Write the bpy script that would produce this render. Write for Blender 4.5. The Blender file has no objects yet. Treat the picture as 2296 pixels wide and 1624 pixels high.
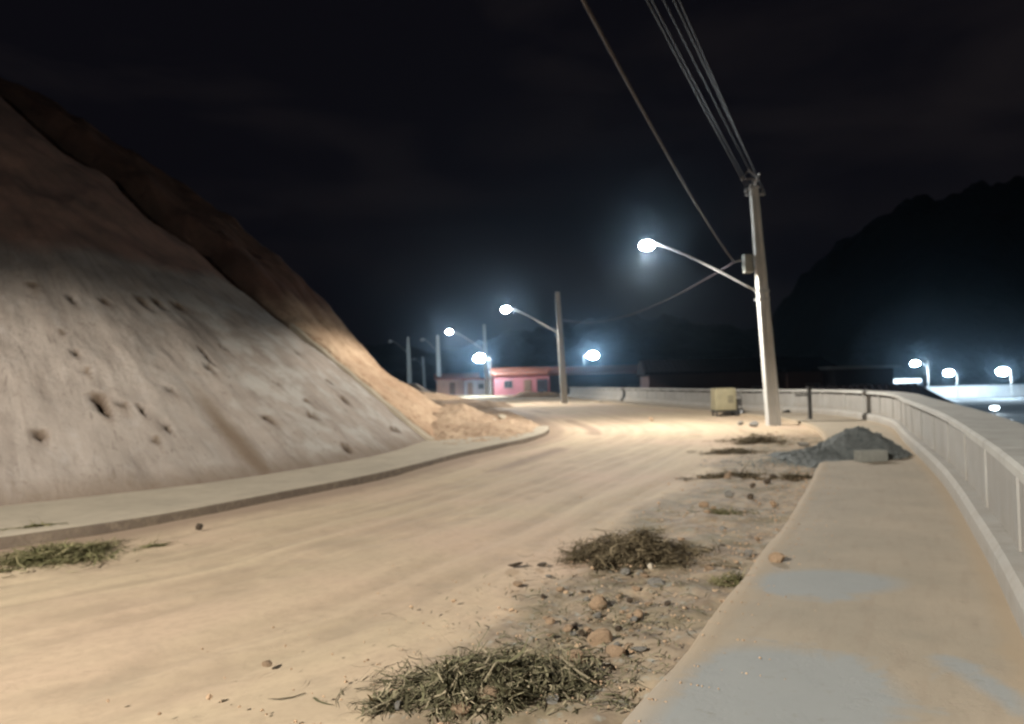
import bpy, bmesh, math, random
import numpy as np
from mathutils import Matrix, Vector
random.seed(7)
RNG = np.random.default_rng(11)
S = bpy.context.scene
C = S.collection
R = math.radians

# ---------------------------------------------------------------- camera
FPX, CX, CY = 1700.0, 1148.0, 812.0          # focal length in pixels of the 2296 px wide photograph
CAMZ = 1.6
cam_d = bpy.data.cameras.new('camera')
cam = bpy.data.objects.new('camera', cam_d)
C.objects.link(cam)
cam_d.sensor_width = 36.0
cam_d.lens = 36.0 * FPX / 2296.0
cam_d.clip_start = 0.05
cam_d.clip_end = 3000
CAMM = Matrix.Translation((0, 0, CAMZ)) @ Matrix.Rotation(R(90 + 1.62), 4, 'X') @ Matrix.Rotation(R(-1.5), 4, 'Z')
cam.matrix_world = CAMM
cam_d.dof.use_dof = True                      # the phone's slightly missed focus
cam_d.dof.focus_distance = 1.9
cam_d.dof.aperture_fstop = 3.0
S.camera = cam

# ---------------------------------------------------------------- sky
world = bpy.data.worlds.new('World')
S.world = world
world.use_nodes = True
wn, wl = world.node_tree.nodes, world.node_tree.links
wn.clear()
wout = wn.new('ShaderNodeOutputWorld')
bg_sky = wn.new('ShaderNodeBackground'); bg_cloud = wn.new('ShaderNodeBackground'); wadd = wn.new('ShaderNodeAddShader')
sky = wn.new('ShaderNodeTexSky'); sky.sky_type = 'NISHITA'; sky.sun_disc = False
sky.sun_elevation = R(-4.0); sky.sun_rotation = R(200)
wl.new(sky.outputs[0], bg_sky.inputs[0]); bg_sky.inputs[1].default_value = 0.004
tc = wn.new('ShaderNodeTexCoord'); mp = wn.new('ShaderNodeMapping'); mp.inputs['Scale'].default_value = (1.4, 1.4, 5.0)
nz = wn.new('ShaderNodeTexNoise'); nz.inputs['Scale'].default_value = 2.2; nz.inputs['Detail'].default_value = 5; nz.inputs['Distortion'].default_value = .4
rp = wn.new('ShaderNodeValToRGB')
rp.color_ramp.elements[0].position = .45; rp.color_ramp.elements[0].color = (.0029, .0026, .0039, 1)
rp.color_ramp.elements[1].position = .75; rp.color_ramp.elements[1].color = (.0078, .0064, .0072, 1)
wl.new(tc.outputs['Generated'], mp.inputs[0]); wl.new(mp.outputs[0], nz.inputs['Vector']); wl.new(nz.outputs[0], rp.inputs[0])
wl.new(rp.outputs[0], bg_cloud.inputs[0]); bg_cloud.inputs[1].default_value = 1.15
wl.new(bg_sky.outputs[0], wadd.inputs[0]); wl.new(bg_cloud.outputs[0], wadd.inputs[1]); wl.new(wadd.outputs[0], wout.inputs[0])

S.view_settings.view_transform = 'Standard'
S.view_settings.look = 'None'
S.view_settings.exposure = 0.0
S.view_settings.gamma = 1.0
S.view_settings.use_curve_mapping = False
S.cycles.use_denoising = True
S.cycles.max_bounces = 6
S.cycles.volume_bounces = 0
S.cycles.sample_clamp_indirect = 4.0
LAMP_COLOR = (1.0, .955, .87)
LAMP_W = 10000.0
HAZE_DENSITY = 0.00040
HALF_CONE = 84.0

# ---------------------------------------------------------------- helpers
def ray(px, py):
    return (CAMM.to_3x3() @ Vector(((px - CX) / FPX, -(py - CY) / FPX, -1))).normalized()

def on_z(px, py, z=0.0):                       # photo pixel -> point on the level z
    d = ray(px, py); t = (z - CAMZ) / d.z
    return Vector((d.x * t, d.y * t, z))

def at_depth(px, py, y):                       # photo pixel -> point at distance y ahead
    d = ray(px, py); t = y / d.y
    return Vector((d.x * t, y, CAMZ + d.z * t))

def link(name, me, m=None, parent=None):
    o = bpy.data.objects.new(name, me)
    C.objects.link(o)
    if m is not None:
        me.materials.append(m)
    if parent is not None:
        o.parent = parent
    return o

def mesh_of(bm, name, smooth=False):
    me = bpy.data.meshes.new(name)
    bm.normal_update()
    bm.to_mesh(me); bm.free()
    if smooth:
        me.shade_smooth()
    return me

def obj(name, bm, m, parent=None, smooth=False):
    return link(name, mesh_of(bm, name, smooth), m, parent)

def thing(name, label, cat, loc=(0, 0, 0), rotz=0.0, group=None):
    o = bpy.data.objects.new(name, None); C.objects.link(o)
    o.location = loc; o.rotation_euler = (0, 0, rotz)
    return tag(o, label, cat, group)

def tag(o, label, cat, group=None):
    o['label'] = label; o['category'] = cat
    if group: o['group'] = group
    return o

def structure(o):
    o['kind'] = 'structure'; return o

def stuff(o):
    o['kind'] = 'stuff'; return o

def add_box(bm, c, s, rz=0.0, bev=0.0, taper=1.0):
    r = bmesh.ops.create_cube(bm, size=1.0)
    vs = r['verts']
    for v in vs:
        k = taper if v.co.z > 0 else 1.0
        v.co = Vector((v.co.x * s[0] * k, v.co.y * s[1] * k, v.co.z * s[2]))
    if bev > 0:
        es = list({e for v in vs for e in v.link_edges})
        rb = bmesh.ops.bevel(bm, geom=es, offset=bev, segments=2, affect='EDGES', profile=.6)
        vs = list({v for f in rb['faces'] for v in f.verts} | {v for v in vs if v.is_valid})
    M = Matrix.Translation(c) @ Matrix.Rotation(rz, 4, 'Z')
    for v in vs: v.co = M @ v.co
    return vs

def boxbm(c, s, rz=0.0, bev=0.0, taper=1.0):
    bm = bmesh.new(); add_box(bm, Vector(c), s, rz, bev, taper); return bm

def add_tube(bm, pts, rad, n=8, cap=True):
    pts = [Vector(p) for p in pts]
    rings = []
    up = Vector((0, 0, 1))
    for i, p in enumerate(pts):
        t = (pts[min(i + 1, len(pts) - 1)] - pts[max(i - 1, 0)]).normalized()
        ref = up if abs(t.z) < .95 else Vector((1, 0, 0))
        a = t.cross(ref).normalized(); b = a.cross(t)
        r = rad[i] if hasattr(rad, '__len__') else rad
        rings.append([bm.verts.new(p + a * r * math.cos(2 * math.pi * k / n) + b * r * math.sin(2 * math.pi * k / n)) for k in range(n)])
    for i in range(len(rings) - 1):
        for k in range(n):
            bm.faces.new((rings[i][k], rings[i][(k + 1) % n], rings[i + 1][(k + 1) % n], rings[i + 1][k]))
    if cap:
        bm.faces.new(rings[0]); bm.faces.new(rings[-1][::-1])

def tubebm(pts, rad, n=8):
    bm = bmesh.new(); add_tube(bm, pts, rad, n); bmesh.ops.recalc_face_normals(bm, faces=bm.faces); return bm

def loft(bm, sections):
    rows = [[bm.verts.new(p) for p in s] for s in sections]
    n = len(rows[0])
    for i in range(len(rows) - 1):
        for k in range(n):
            bm.faces.new((rows[i][k], rows[i][(k + 1) % n], rows[i + 1][(k + 1) % n], rows[i + 1][k]))
    bm.faces.new(rows[0][::-1]); bm.faces.new(rows[-1])
    bmesh.ops.recalc_face_normals(bm, faces=bm.faces)

def spline(pts, step):
    pts = [np.array(p, float) for p in pts]
    out = []
    P = [2 * pts[0] - pts[1]] + pts + [2 * pts[-1] - pts[-2]]
    for i in range(1, len(P) - 2):
        p0, p1, p2, p3 = P[i - 1:i + 3]
        n = max(2, int(np.linalg.norm(p2 - p1) / .1))
        for k in range(n):
            t = k / n
            out.append(.5 * (2 * p1 + (p2 - p0) * t + (2 * p0 - 5 * p1 + 4 * p2 - p3) * t * t + (3 * p1 - p0 - 3 * p2 + p3) * t ** 3))
    out.append(pts[-1])
    out = np.array(out)
    L = np.concatenate([[0], np.cumsum(np.linalg.norm(np.diff(out, axis=0), axis=1))])
    m = max(2, int(round(L[-1] / step)))
    s = np.linspace(0, L[-1], m + 1)
    return np.stack([np.interp(s, L, out[:, j]) for j in range(out.shape[1])], 1)

def arclen(P):
    return np.concatenate([[0], np.cumsum(np.linalg.norm(np.diff(P, axis=0), axis=1))])

def nearest(P, X, Y):                          # signed distance (left positive) and arc length of the nearest curve point
    A, B = P[:-1], P[1:]
    D = B - A; LL = (D ** 2).sum(1); AL = arclen(P)
    x, y = X.ravel(), Y.ravel()
    dist = np.empty(x.size); uu = np.empty(x.size)
    for s in range(0, x.size, 20000):
        xs, ys = x[s:s + 20000, None], y[s:s + 20000, None]
        t = ((xs - A[:, 0]) * D[:, 0] + (ys - A[:, 1]) * D[:, 1]) / LL
        t = np.clip(t, 0, 1)
        qx, qy = A[:, 0] + t * D[:, 0], A[:, 1] + t * D[:, 1]
        d2 = (xs - qx) ** 2 + (ys - qy) ** 2
        k = d2.argmin(1); r = np.arange(k.size)
        sg = np.sign(D[k, 0] * (ys[:, 0] - A[k, 1]) - D[k, 1] * (xs[:, 0] - A[k, 0]))
        dist[s:s + 20000] = np.sqrt(d2[r, k]) * np.where(sg == 0, 1, sg)
        uu[s:s + 20000] = AL[k] + t[r, k] * np.sqrt(LL[k])
    return dist.reshape(X.shape), uu.reshape(X.shape)

_TAB = RNG.random((256, 256))
def vnoise(x, y):
    xi, yi = np.floor(x).astype(int), np.floor(y).astype(int)
    fx, fy = x - xi, y - yi
    fx = fx * fx * (3 - 2 * fx); fy = fy * fy * (3 - 2 * fy)
    a = _TAB[xi % 256, yi % 256]; b = _TAB[(xi + 1) % 256, yi % 256]
    c = _TAB[xi % 256, (yi + 1) % 256]; d = _TAB[(xi + 1) % 256, (yi + 1) % 256]
    return (a * (1 - fx) + b * fx) * (1 - fy) + (c * (1 - fx) + d * fx) * fy

def fbm(x, y, o=4):
    s, a, t = 0, 1.0, 0
    for i in range(o):
        s = s + a * vnoise(x * 2 ** i + 17.3 * i, y * 2 ** i + 9.1 * i); t += a; a *= .5
    return s / t - .5

def sstep(a, b, x):
    t = np.clip((x - a) / (b - a), 0, 1); return t * t * (3 - 2 * t)

def grid_mesh(name, X, Y, Z, mask=None, uv=None, attrs=None):
    ny, nx = X.shape
    co = np.stack([X, Y, Z], -1).reshape(-1, 3)
    i = np.arange(ny * nx).reshape(ny, nx)
    q = np.stack([i[:-1, :-1], i[:-1, 1:], i[1:, 1:], i[1:, :-1]], -1).reshape(-1, 4)
    if mask is not None:
        q = q[mask.ravel()]
        used = np.unique(q); remap = np.full(ny * nx, -1); remap[used] = np.arange(used.size)
        q = remap[q]; co = co[used]
    else:
        used = np.arange(ny * nx)
    me = bpy.data.meshes.new(name)
    me.vertices.add(len(co)); me.vertices.foreach_set('co', co.ravel().astype(np.float32))
    me.loops.add(q.size); me.loops.foreach_set('vertex_index', q.ravel().astype(np.int32))
    me.polygons.add(len(q)); me.polygons.foreach_set('loop_start', (np.arange(len(q)) * 4).astype(np.int32))
    me.update(calc_edges=True)
    if uv is not None:
        l = me.uv_layers.new(name='along')
        U = np.stack([uv[0].ravel()[used], uv[1].ravel()[used]], -1)[q.ravel()]
        l.data.foreach_set('uv', U.ravel().astype(np.float32))
    for k, a in (attrs or {}).items():
        at = me.attributes.new(k, 'FLOAT', 'POINT')
        at.data.foreach_set('value', a.ravel()[used].astype(np.float32))
    me.shade_smooth()
    return me

# ---------------------------------------------------------------- materials
class NT:
    def __init__(s, name, rough=.9, spec=.2):
        s.m = bpy.data.materials.new(name); s.m.use_nodes = True
        s.n, s.l = s.m.node_tree.nodes, s.m.node_tree.links
        s.b = s.n['Principled BSDF']
        s.b.inputs['Roughness'].default_value = rough
        s.b.inputs['Specular IOR Level'].default_value = spec
    def pos(s, scale=(1, 1, 1), kind='pos'):
        if kind == 'uv':
            t = s.n.new('ShaderNodeUVMap'); t.uv_map = 'along'; o = t.outputs[0]
        elif kind == 'obj':
            t = s.n.new('ShaderNodeTexCoord'); o = t.outputs['Object']
        else:
            t = s.n.new('ShaderNodeNewGeometry'); o = t.outputs['Position']
        m = s.n.new('ShaderNodeMapping'); m.inputs['Scale'].default_value = scale
        s.l.new(o, m.inputs[0]); return m.outputs[0]
    def noise(s, vec, scale, detail=5, rough=.6, dist=0.0):
        t = s.n.new('ShaderNodeTexNoise'); s.l.new(vec, t.inputs['Vector'])
        t.inputs['Scale'].default_value = scale; t.inputs['Detail'].default_value = detail
        t.inputs['Roughness'].default_value = rough; t.inputs['Distortion'].default_value = dist
        return t.outputs[0]
    def ramp(s, f, a, b, ca=(0, 0, 0), cb=(1, 1, 1)):
        t = s.n.new('ShaderNodeValToRGB'); s.l.new(f, t.inputs[0])
        e = t.color_ramp.elements
        e[0].position, e[1].position = a, b
        e[0].color = (*ca, 1); e[1].color = (*cb, 1); return t.outputs[0]
    def mix(s, f, a, b, mode='MIX'):
        t = s.n.new('ShaderNodeMix'); t.data_type = 'RGBA'; t.blend_type = mode
        if isinstance(f, (int, float)): t.inputs[0].default_value = f
        else: s.l.new(f, t.inputs[0])
        for v, i in ((a, 6), (b, 7)):
            if isinstance(v, tuple): t.inputs[i].default_value = (*v, 1)
            else: s.l.new(v, t.inputs[i])
        return t.outputs[2]
    def math(s, op, a, b=0.0):
        t = s.n.new('ShaderNodeMath'); t.operation = op; t.use_clamp = op in ('ADD', 'MULTIPLY')
        for v, i in ((a, 0), (b, 1)):
            if isinstance(v, (int, float)): t.inputs[i].default_value = v
            else: s.l.new(v, t.inputs[i])
        return t.outputs[0]
    def attr(s, name):
        t = s.n.new('ShaderNodeAttribute'); t.attribute_name = name; return t.outputs['Fac']
    def color(s, c):
        if isinstance(c, tuple): s.b.inputs['Base Color'].default_value = (*c, 1)
        else: s.l.new(c, s.b.inputs['Base Color'])
    def bump(s, h, strength=.4, dist=.02):
        t = s.n.new('ShaderNodeBump'); t.inputs['Strength'].default_value = strength; t.inputs['Distance'].default_value = dist
        s.l.new(h, t.inputs['Height']); s.l.new(t.outputs[0], s.b.inputs['Normal'])

def basic(name, a, b, scale=3.0, bump=.3, rough=.85, dist=.01, kind='obj', spec=.2):
    t = NT(name, rough, spec)
    v = t.pos(kind=kind)
    n = t.noise(v, scale, 6)
    t.color(t.mix(t.ramp(n, .3, .7), a, b))
    t.bump(t.noise(v, scale * 8, 4), bump, dist)
    return t.m

SAND_A, SAND_B = (.50, .385, .255), (.41, .315, .21)
def make_road_mat():
    t = NT('sandy_road')
    p = t.pos(); uv = t.pos((.12, 2.2, 1), 'uv')
    st = t.noise(uv, 2.0, 5, .6, .3)
    big = t.noise(p, .22, 4)
    c = t.mix(t.ramp(st, .35, .68), SAND_A, SAND_B)
    c = t.mix(t.ramp(big, .42, .66), c, (.50, .35, .25))
    fine = t.noise(p, 14, 6, .7)
    c = t.mix(t.math('MULTIPLY', t.ramp(fine, .45, .75), .35), c, (.27, .20, .135))
    verge = t.attr('verge')
    soil = t.mix(t.ramp(t.noise(p, 3.5, 6, .7), .38, .66), (.215, .16, .11), (.37, .285, .19))
    soil = t.mix(t.ramp(t.noise(p, 9, 5, .7), .55, .7), soil, (.30, .30, .26))
    soil = t.mix(t.math('MULTIPLY', t.ramp(t.noise(p, 1.7, 4), .46, .66), .6), soil, (.12, .105, .055))
    vm = t.ramp(t.math('ADD', verge, t.math('MULTIPLY', t.math('SUBTRACT', t.noise(p, 1.6, 6), .5), 1.0)), .30, .66)
    c = t.mix(vm, c, soil)
    c = t.mix(t.math('MULTIPLY', t.math('MULTIPLY', t.attr('track'), t.ramp(t.noise(p, 1.1, 5, .65), .35, .6)), .5), c, (.29, .215, .145))
    lm_ = t.math('ADD', t.attr('leftband'), t.math('MULTIPLY', t.math('SUBTRACT', t.noise(p, 1.5, 6, .65), .5), 1.1))
    c = t.mix(t.math('MULTIPLY', t.ramp(lm_, .35, .75), .75), c, (.235, .165, .115))
    pt = t.noise(p, .75, 6, .7, .6)
    c = t.mix(t.math('MULTIPLY', t.ramp(pt, .57, .68), .35), c, (.30, .235, .165))
    t.color(c)
    t.bump(t.math('ADD', t.noise(p, 30, 6, .75), t.math('MULTIPLY', t.noise(p, 5, 5, .7), 1.2)), .45, .02)
    return t.m

def make_soil(name, a, b, c, scale=1.2, bump=.8):
    t = NT(name, .95, .1)
    p = t.pos()
    k = t.mix(t.ramp(t.noise(p, scale, 6, .65), .36, .66), a, b)
    k = t.mix(t.ramp(t.noise(p, scale * 5, 5, .7), .5, .72), k, c)
    t.color(k); t.bump(t.noise(p, scale * 12, 6, .7), bump, .05)
    return t.m

def make_slope_mat():
    t = NT('sprayed_cement', .92, .15)
    p = t.pos(); uv = t.pos((1.6, .22, 1), 'uv')
    n1 = t.noise(p, .55, 6, .65)
    c = t.mix(t.ramp(n1, .36, .64), (.33, .278, .234), (.26, .217, .182))
    st = t.noise(uv, 2.4, 6, .65, .6)
    c = t.mix(t.math('MULTIPLY', t.ramp(st, .48, .72), .65), c, (.165, .13, .105))
    pale = t.noise(p, 1.3, 5, .6)
    c = t.mix(t.math('MULTIPLY', t.ramp(pale, .47, .64), t.attr('pale')), c, (.375, .345, .305))
    speck = t.noise(p, 7, 4, .7)
    c = t.mix(t.math('MULTIPLY', t.ramp(speck, .60, .72), .6), c, (.14, .10, .075))
    uv2 = t.pos((3.2, .8, 1), 'uv')
    dash = t.noise(uv2, 2.2, 4, .6, .8)
    c = t.mix(t.math('MULTIPLY', t.ramp(dash, .61, .70), .6), c, (.13, .10, .08))
    lite = t.noise(t.pos((1.2, .5, 1), 'uv'), 2.6, 6, .65, .5)
    c = t.mix(t.math('MULTIPLY', t.ramp(lite, .55, .70), .5), c, (.375, .335, .30))
    d = t.math('ADD', t.attr('dirt'), t.math('MULTIPLY', t.math('SUBTRACT', t.noise(p, 4, 5, .7), .5), .5))
    c = t.mix(t.ramp(d, .25, .75), c, (.16, .115, .08))
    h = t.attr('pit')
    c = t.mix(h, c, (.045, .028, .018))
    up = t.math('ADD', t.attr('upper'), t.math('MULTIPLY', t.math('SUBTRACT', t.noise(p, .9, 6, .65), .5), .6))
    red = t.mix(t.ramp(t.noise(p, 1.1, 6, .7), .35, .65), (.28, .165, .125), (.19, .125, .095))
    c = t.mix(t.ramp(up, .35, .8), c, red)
    t.color(c)
    t.bump(t.math('ADD', t.noise(p, 9, 6, .72), t.math('MULTIPLY', t.noise(uv, 6, 4), .5)), .5, .05)
    return t.m

def make_walk_mat():
    t = NT('walkway_concrete', .9, .2)
    p = t.pos()
    c = t.mix(t.ramp(t.noise(p, 1.1, 6, .65), .35, .68), (.335, .275, .205), (.27, .23, .175))
    uv = t.pos((1.2, 7, 1), 'uv')
    c = t.mix(t.math('MULTIPLY', t.ramp(t.noise(uv, 1.5, 5), .5, .72), .4), c, (.24, .185, .135))
    cl = t.math('ADD', t.attr('clean'), t.math('MULTIPLY', t.math('SUBTRACT', t.noise(p, 1.5, 7, .65, .8), .5), 1.9))
    c = t.mix(t.math('MULTIPLY', t.ramp(cl, .38, .66), .88), c, t.mix(t.noise(p, 6, 4), (.275, .282, .272), (.238, .248, .245)))
    c = t.mix(t.math('MULTIPLY', t.ramp(t.noise(p, 11, 5, .75), .58, .72), .35), c, (.17, .14, .10))
    ed = t.math('ADD', t.attr('edge'), t.math('MULTIPLY', t.math('SUBTRACT', t.noise(p, 3, 6, .7), .5), 1.2))
    c = t.mix(t.math('MULTIPLY', t.ramp(ed, .4, .8), .7), c, (.33, .25, .165))
    t.color(c)
    t.bump(t.math('ADD', t.noise(p, 35, 5, .7), t.noise(p, 4, 4)), .4, .012)
    return t.m

def make_conc(name, a, b, streak=.35, mottle=False):
    t = NT(name, .88, .2)
    p = t.pos()
    oi = t.n.new('ShaderNodeObjectInfo')
    c = t.mix(t.ramp(t.noise(p, 1.4, 6, .65), .35, .66), a, b)
    sv = t.pos((3, 3, .5))
    c = t.mix(t.math('MULTIPLY', t.ramp(t.noise(sv, 2.0, 5, .6, .4), .5, .75), streak), c, (.17, .14, .11))
    if mottle:
        blot = t.noise(p, 5.0, 6, .7)
        c = t.mix(t.math('MULTIPLY', t.ramp(blot, .52, .7), .45), c, (.20, .18, .15))
        low = t.n.new('ShaderNodeSeparateXYZ'); t.l.new(p, low.inputs[0])
        dirt = t.math('ADD', low.outputs[2], t.math('MULTIPLY', t.noise(p, 2.2, 5), .5))
        c = t.mix(t.math('MULTIPLY', t.ramp(dirt, .35, .75, (1, 1, 1), (0, 0, 0)), .55), c, (.24, .19, .14))
        c = t.mix(t.math('MULTIPLY', oi.outputs['Random'], .30), c, (.22, .205, .18))
    t.color(c); t.bump(t.math('ADD', t.noise(p, 26, 5, .7), t.noise(p, 3, 4)), .35, .015)
    return t.m

M_ROAD = make_road_mat()
M_SLOPE = make_slope_mat()
M_WALK = make_walk_mat()
M_EARTH = make_soil('tan_earth', (.46, .335, .225), (.33, .215, .135), (.24, .15, .09), .8)
M_BANK = make_soil('loose_earth', (.44, .32, .215), (.32, .215, .14), (.22, .14, .09), 1.1, .8)
M_FIELD = make_soil('field_earth', (.38, .295, .20), (.28, .215, .145), (.16, .13, .085), .12, .5)
M_HILL = basic('dark_scrub', (.030, .032, .022), (.045, .040, .028), .05, .9, .95, 1.5, 'pos')
M_APRON = make_conc('apron_concrete', (.40, .335, .25), (.33, .28, .21), .3)
M_KERBFACE = make_soil('muddy_kerb', (.155, .118, .085), (.12, .09, .068), (.22, .17, .12), 1.4, .5)
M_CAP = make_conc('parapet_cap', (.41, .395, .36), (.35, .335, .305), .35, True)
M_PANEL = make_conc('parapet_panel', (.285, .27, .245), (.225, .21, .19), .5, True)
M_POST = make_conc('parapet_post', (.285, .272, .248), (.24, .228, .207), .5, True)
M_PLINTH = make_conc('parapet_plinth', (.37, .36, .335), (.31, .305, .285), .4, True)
M_POLE = make_conc('pole_concrete', (.50, .49, .46), (.43, .42, .39), .3)
M_STEEL = basic('galvanised_steel', (.36, .36, .36), (.28, .28, .28), 6, .15, .5)
M_DARKSTEEL = basic('dark_steel', (.055, .05, .045), (.035, .032, .03), 8, .2, .6)
M_CABLE = basic('cable_sheath', (.075, .06, .062), (.055, .045, .047), 4, .1, .55)
M_CABLE2 = basic('grey_cable_sheath', (.22, .18, .19), (.17, .14, .15), 4, .1, .55)
M_WIRE = basic('bare_wire', (.035, .03, .031), (.026, .023, .023), 4, .1, .55)
M_INSUL = basic('insulator_polymer', (.22, .20, .19), (.16, .15, .14), 12, .1, .4)
M_GREYBOX = basic('grey_box_paint', (.30, .30, .27), (.24, .24, .21), 5, .1, .5)
M_GRAVEL = basic('crushed_stone', (.20, .207, .195), (.115, .124, .118), 9, 1.0, .9, .05, 'pos')
M_GRIT = basic('loose_grit', (.22, .235, .22), (.15, .16, .15), 8, .8, .9, .02, 'pos')
M_CLOD = basic('dry_clod', (.50, .345, .215), (.33, .22, .14), 6, .8, .95, .03)
M_CLODGREY = basic('grey_rubble', (.30, .275, .24), (.22, .20, .17), 6, .8, .95, .03)
M_CLODDARK = basic('dark_clod', (.12, .085, .055), (.075, .055, .04), 6, .8, .95, .03)
M_BLOCK = basic('cement_block', (.22, .215, .185), (.165, .16, .14), 8, .6, .9, .02)
M_YELLOW = basic('faded_yellow_paint', (.27, .235, .145), (.20, .175, .11), 2, .2, .6)
M_RUBBER = basic('black_rubber', (.025, .024, .023), (.018, .018, .018), 8, .2, .8)

def straw(name, a, b, mid):
    t = NT(name, .95, .08)
    r = t.n.new('ShaderNodeNewGeometry'); o = r.outputs['Random Per Island']
    k = t.ramp(o, 0, 1, a, b); cr = k.node.color_ramp
    e = cr.elements.new(.55); e.color = (*mid, 1)
    t.color(k)
    return t.m
M_STRAW = straw('dry_cut_grass', (.05, .043, .025), (.30, .245, .16), (.115, .105, .058))
M_STRAWDARK = straw('old_cut_grass', (.05, .037, .022), (.25, .195, .12), (.105, .08, .045))
M_STRAWGREEN = straw('green_cut_grass', (.075, .07, .03), (.27, .225, .125), (.13, .12, .055))

def emit(name, col, s):
    t = NT(name)
    t.color((.8, .8, .8)); t.b.inputs['Emission Color'].default_value = (*col, 1); t.b.inputs['Emission Strength'].default_value = s
    return t.m
M_LENS = emit('lit_lens', (.82, .93, 1.0), 760.0)
M_LENSFAR = emit('lit_far_lens', (.62, .84, 1.0), 560.0)
M_LENSYARD = emit('lit_yard_lens', (.62, .84, 1.0), 180.0)
M_LENSLOW = emit('lit_low_lens', (.80, .92, 1.0), 22.0)
M_LENSDIM = emit('lit_dim_lens', (.70, .88, 1.0), .7)
M_LENSOFF = basic('unlit_lens', (.3, .3, .3), (.25, .25, .25), 5, 0, .3)

# ---------------------------------------------------------------- plan curves (metres; camera at 0,0 looking along +y)
FOOT = spline([(-30, -8), (-18, 1), (-11.4, 6.3), (-6.88, 10.4), (-4.75, 12.7), (-3.0, 16.4), (-2.3, 20.8), (-1.9, 24.3), (-1.75, 27.3), (-2.7, 31.5), (-6.8, 36), (-15, 40), (-40, 43)], .25)
ROADL = spline([(-32, -14), (-20, -4), (-12, 2.0), (-7.6, 6.3), (-4.93, 8.5), (-4.15, 9.9), (-3.14, 11.5), (-2.07, 14.0), (-1.0, 17.3), (.6, 21.4), (1.2, 25.5), (.9, 31), (0, 42), (-3, 58), (-11, 82), (-26, 104)], .25)
ROADR = spline([(-12, -18.5), (-8, -11.5), (-4.3, -5.6), (-2.3, -1.6), (-.7, 1.3), (.55, 3.62), (1.39, 5.22), (2.87, 8.1), (5.5, 13.7), (8.1, 20), (9.55, 25.5), (9.7, 31), (8.2, 44), (6.4, 60), (3.4, 78), (-8, 108)], .25)
WALL = spline([(-9.5, -19.5), (-6, -12.8), (-2.3, -6.4), (-.9, -3.3), (1.0, .6), (3.05, 4.56), (4.03, 6.5), (6.0, 10.6), (8.6, 16.6), (10.9, 22), (12.0, 27), (11.9, 31), (10.6, 36), (9.2, 50), (7.6, 64), (6.0, 82)], .25)
DROP = spline([tuple(p) for p in WALL[::24]] + [(9, 96), (26, 130), (70, 230), (150, 480)], 2.0)

def side(P, off):                              # offset a plan curve to its right
    T = np.gradient(P, axis=0); T /= np.linalg.norm(T, axis=1)[:, None]
    return P + np.stack([T[:, 1], -T[:, 0]], 1) * off

# ---------------------------------------------------------------- ground
xs = np.unique(np.concatenate([np.arange(-30, 60, 1.5), np.arange(60, 200, 5), np.linspace(200, 900, 15), -np.linspace(30, 900, 40)]))
ys = np.unique(np.concatenate([np.arange(-30, 140, 2), np.arange(140, 400, 10), np.linspace(400, 1200, 15), np.linspace(-200, -30, 12)]))
X, Y = np.meshgrid(xs, ys)
dw, _ = nearest(DROP, X, Y)
out = np.clip(-dw - .5, 0, None)
Z = -.10 - 3.0 * sstep(0, 9, out) + .12 * fbm(X * .15, Y * .15)
far_in = sstep(45, 75, Y) * (dw > 0)
Z = Z + far_in * .10
o = structure(link('ground', grid_mesh('ground', X, Y, Z), M_FIELD))

# far hills, almost lost in the night
def hill(cx, cy, rx, ry, h, seed, pw=1.6):
    u = np.linspace(-1.15, 1.15, 150); X, Y = np.meshgrid(u, u)
    r = np.sqrt(X ** 2 + Y ** 2)
    n = fbm(X * 3 + seed, Y * 3 + seed, 5)
    Z = h * np.clip(1 - r ** pw, -.2, None) * (1 + .5 * n) + 11 * fbm(X * 20 + seed, Y * 20, 3) * (r < 1) - 6
    structure(link('hill', grid_mesh('hill', cx + X * rx, cy + Y * ry, Z), M_HILL))
hill(228, 330, 128, 110, 80, 3, 3.2)
hill(60, 420, 160, 110, 42, 8)
hill(-190, 420, 260, 130, 40, 15)

# ---------------------------------------------------------------- road
n = 560
sL = np.interp(np.linspace(0, 1, n), np.linspace(0, 1, len(ROADL)), np.arange(len(ROADL)))
# pair left and right edges by matching arc landmarks
def land(P, pts):
    return [int(np.argmin(((P - np.array(q)) ** 2).sum(1))) for q in pts]
lm = [0] + land(ROADL, [(-12, 2), (-4.93, 8.5), (-2.07, 14.0), (.6, 21.4), (.9, 31), (-3, 58)]) + [len(ROADL) - 1]
rm = [0] + land(ROADR, [(-4.3, -5.6), (.55, 3.62), (2.87, 8.1), (8.1, 20), (9.7, 31), (6.4, 60)]) + [len(ROADR) - 1]
s8 = np.array([0, .10, .26, .42, .60, .74, .88, 1.0]); s = np.linspace(0, 1, n)
from_idx = lambda P, lmk: np.stack([np.interp(np.interp(s, s8, lmk), np.arange(len(P)), P[:, j]) for j in range(2)], 1)
EL, ER = from_idx(ROADL, lm), from_idx(ROADR, rm)
nv = 190
v = np.linspace(-.03, 1.03, nv)
X = EL[:, 0:1] * (1 - v) + ER[:, 0:1] * v; Y = EL[:, 1:2] * (1 - v) + ER[:, 1:2] * v
wid = np.linalg.norm(ER - EL, axis=1)[:, None]
U = arclen((EL + ER) / 2)[:, None] + 0 * X; V = wid * v
dR = wid * (1 - v)                              # distance from the right kerb
verge = (1 - sstep(1.0, 2.6, (dR + 1.1 * fbm(X * .7, Y * .7)) / (.62 + .38 * sstep(4, 9, Y)))) * sstep(-30, -20, Y) * (1 - sstep(17, 24, Y))
rut = .022 * fbm(U * .05, V * 3.0, 4) + .05 * fbm(U * .08 + 5, V * .6, 3)
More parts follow.
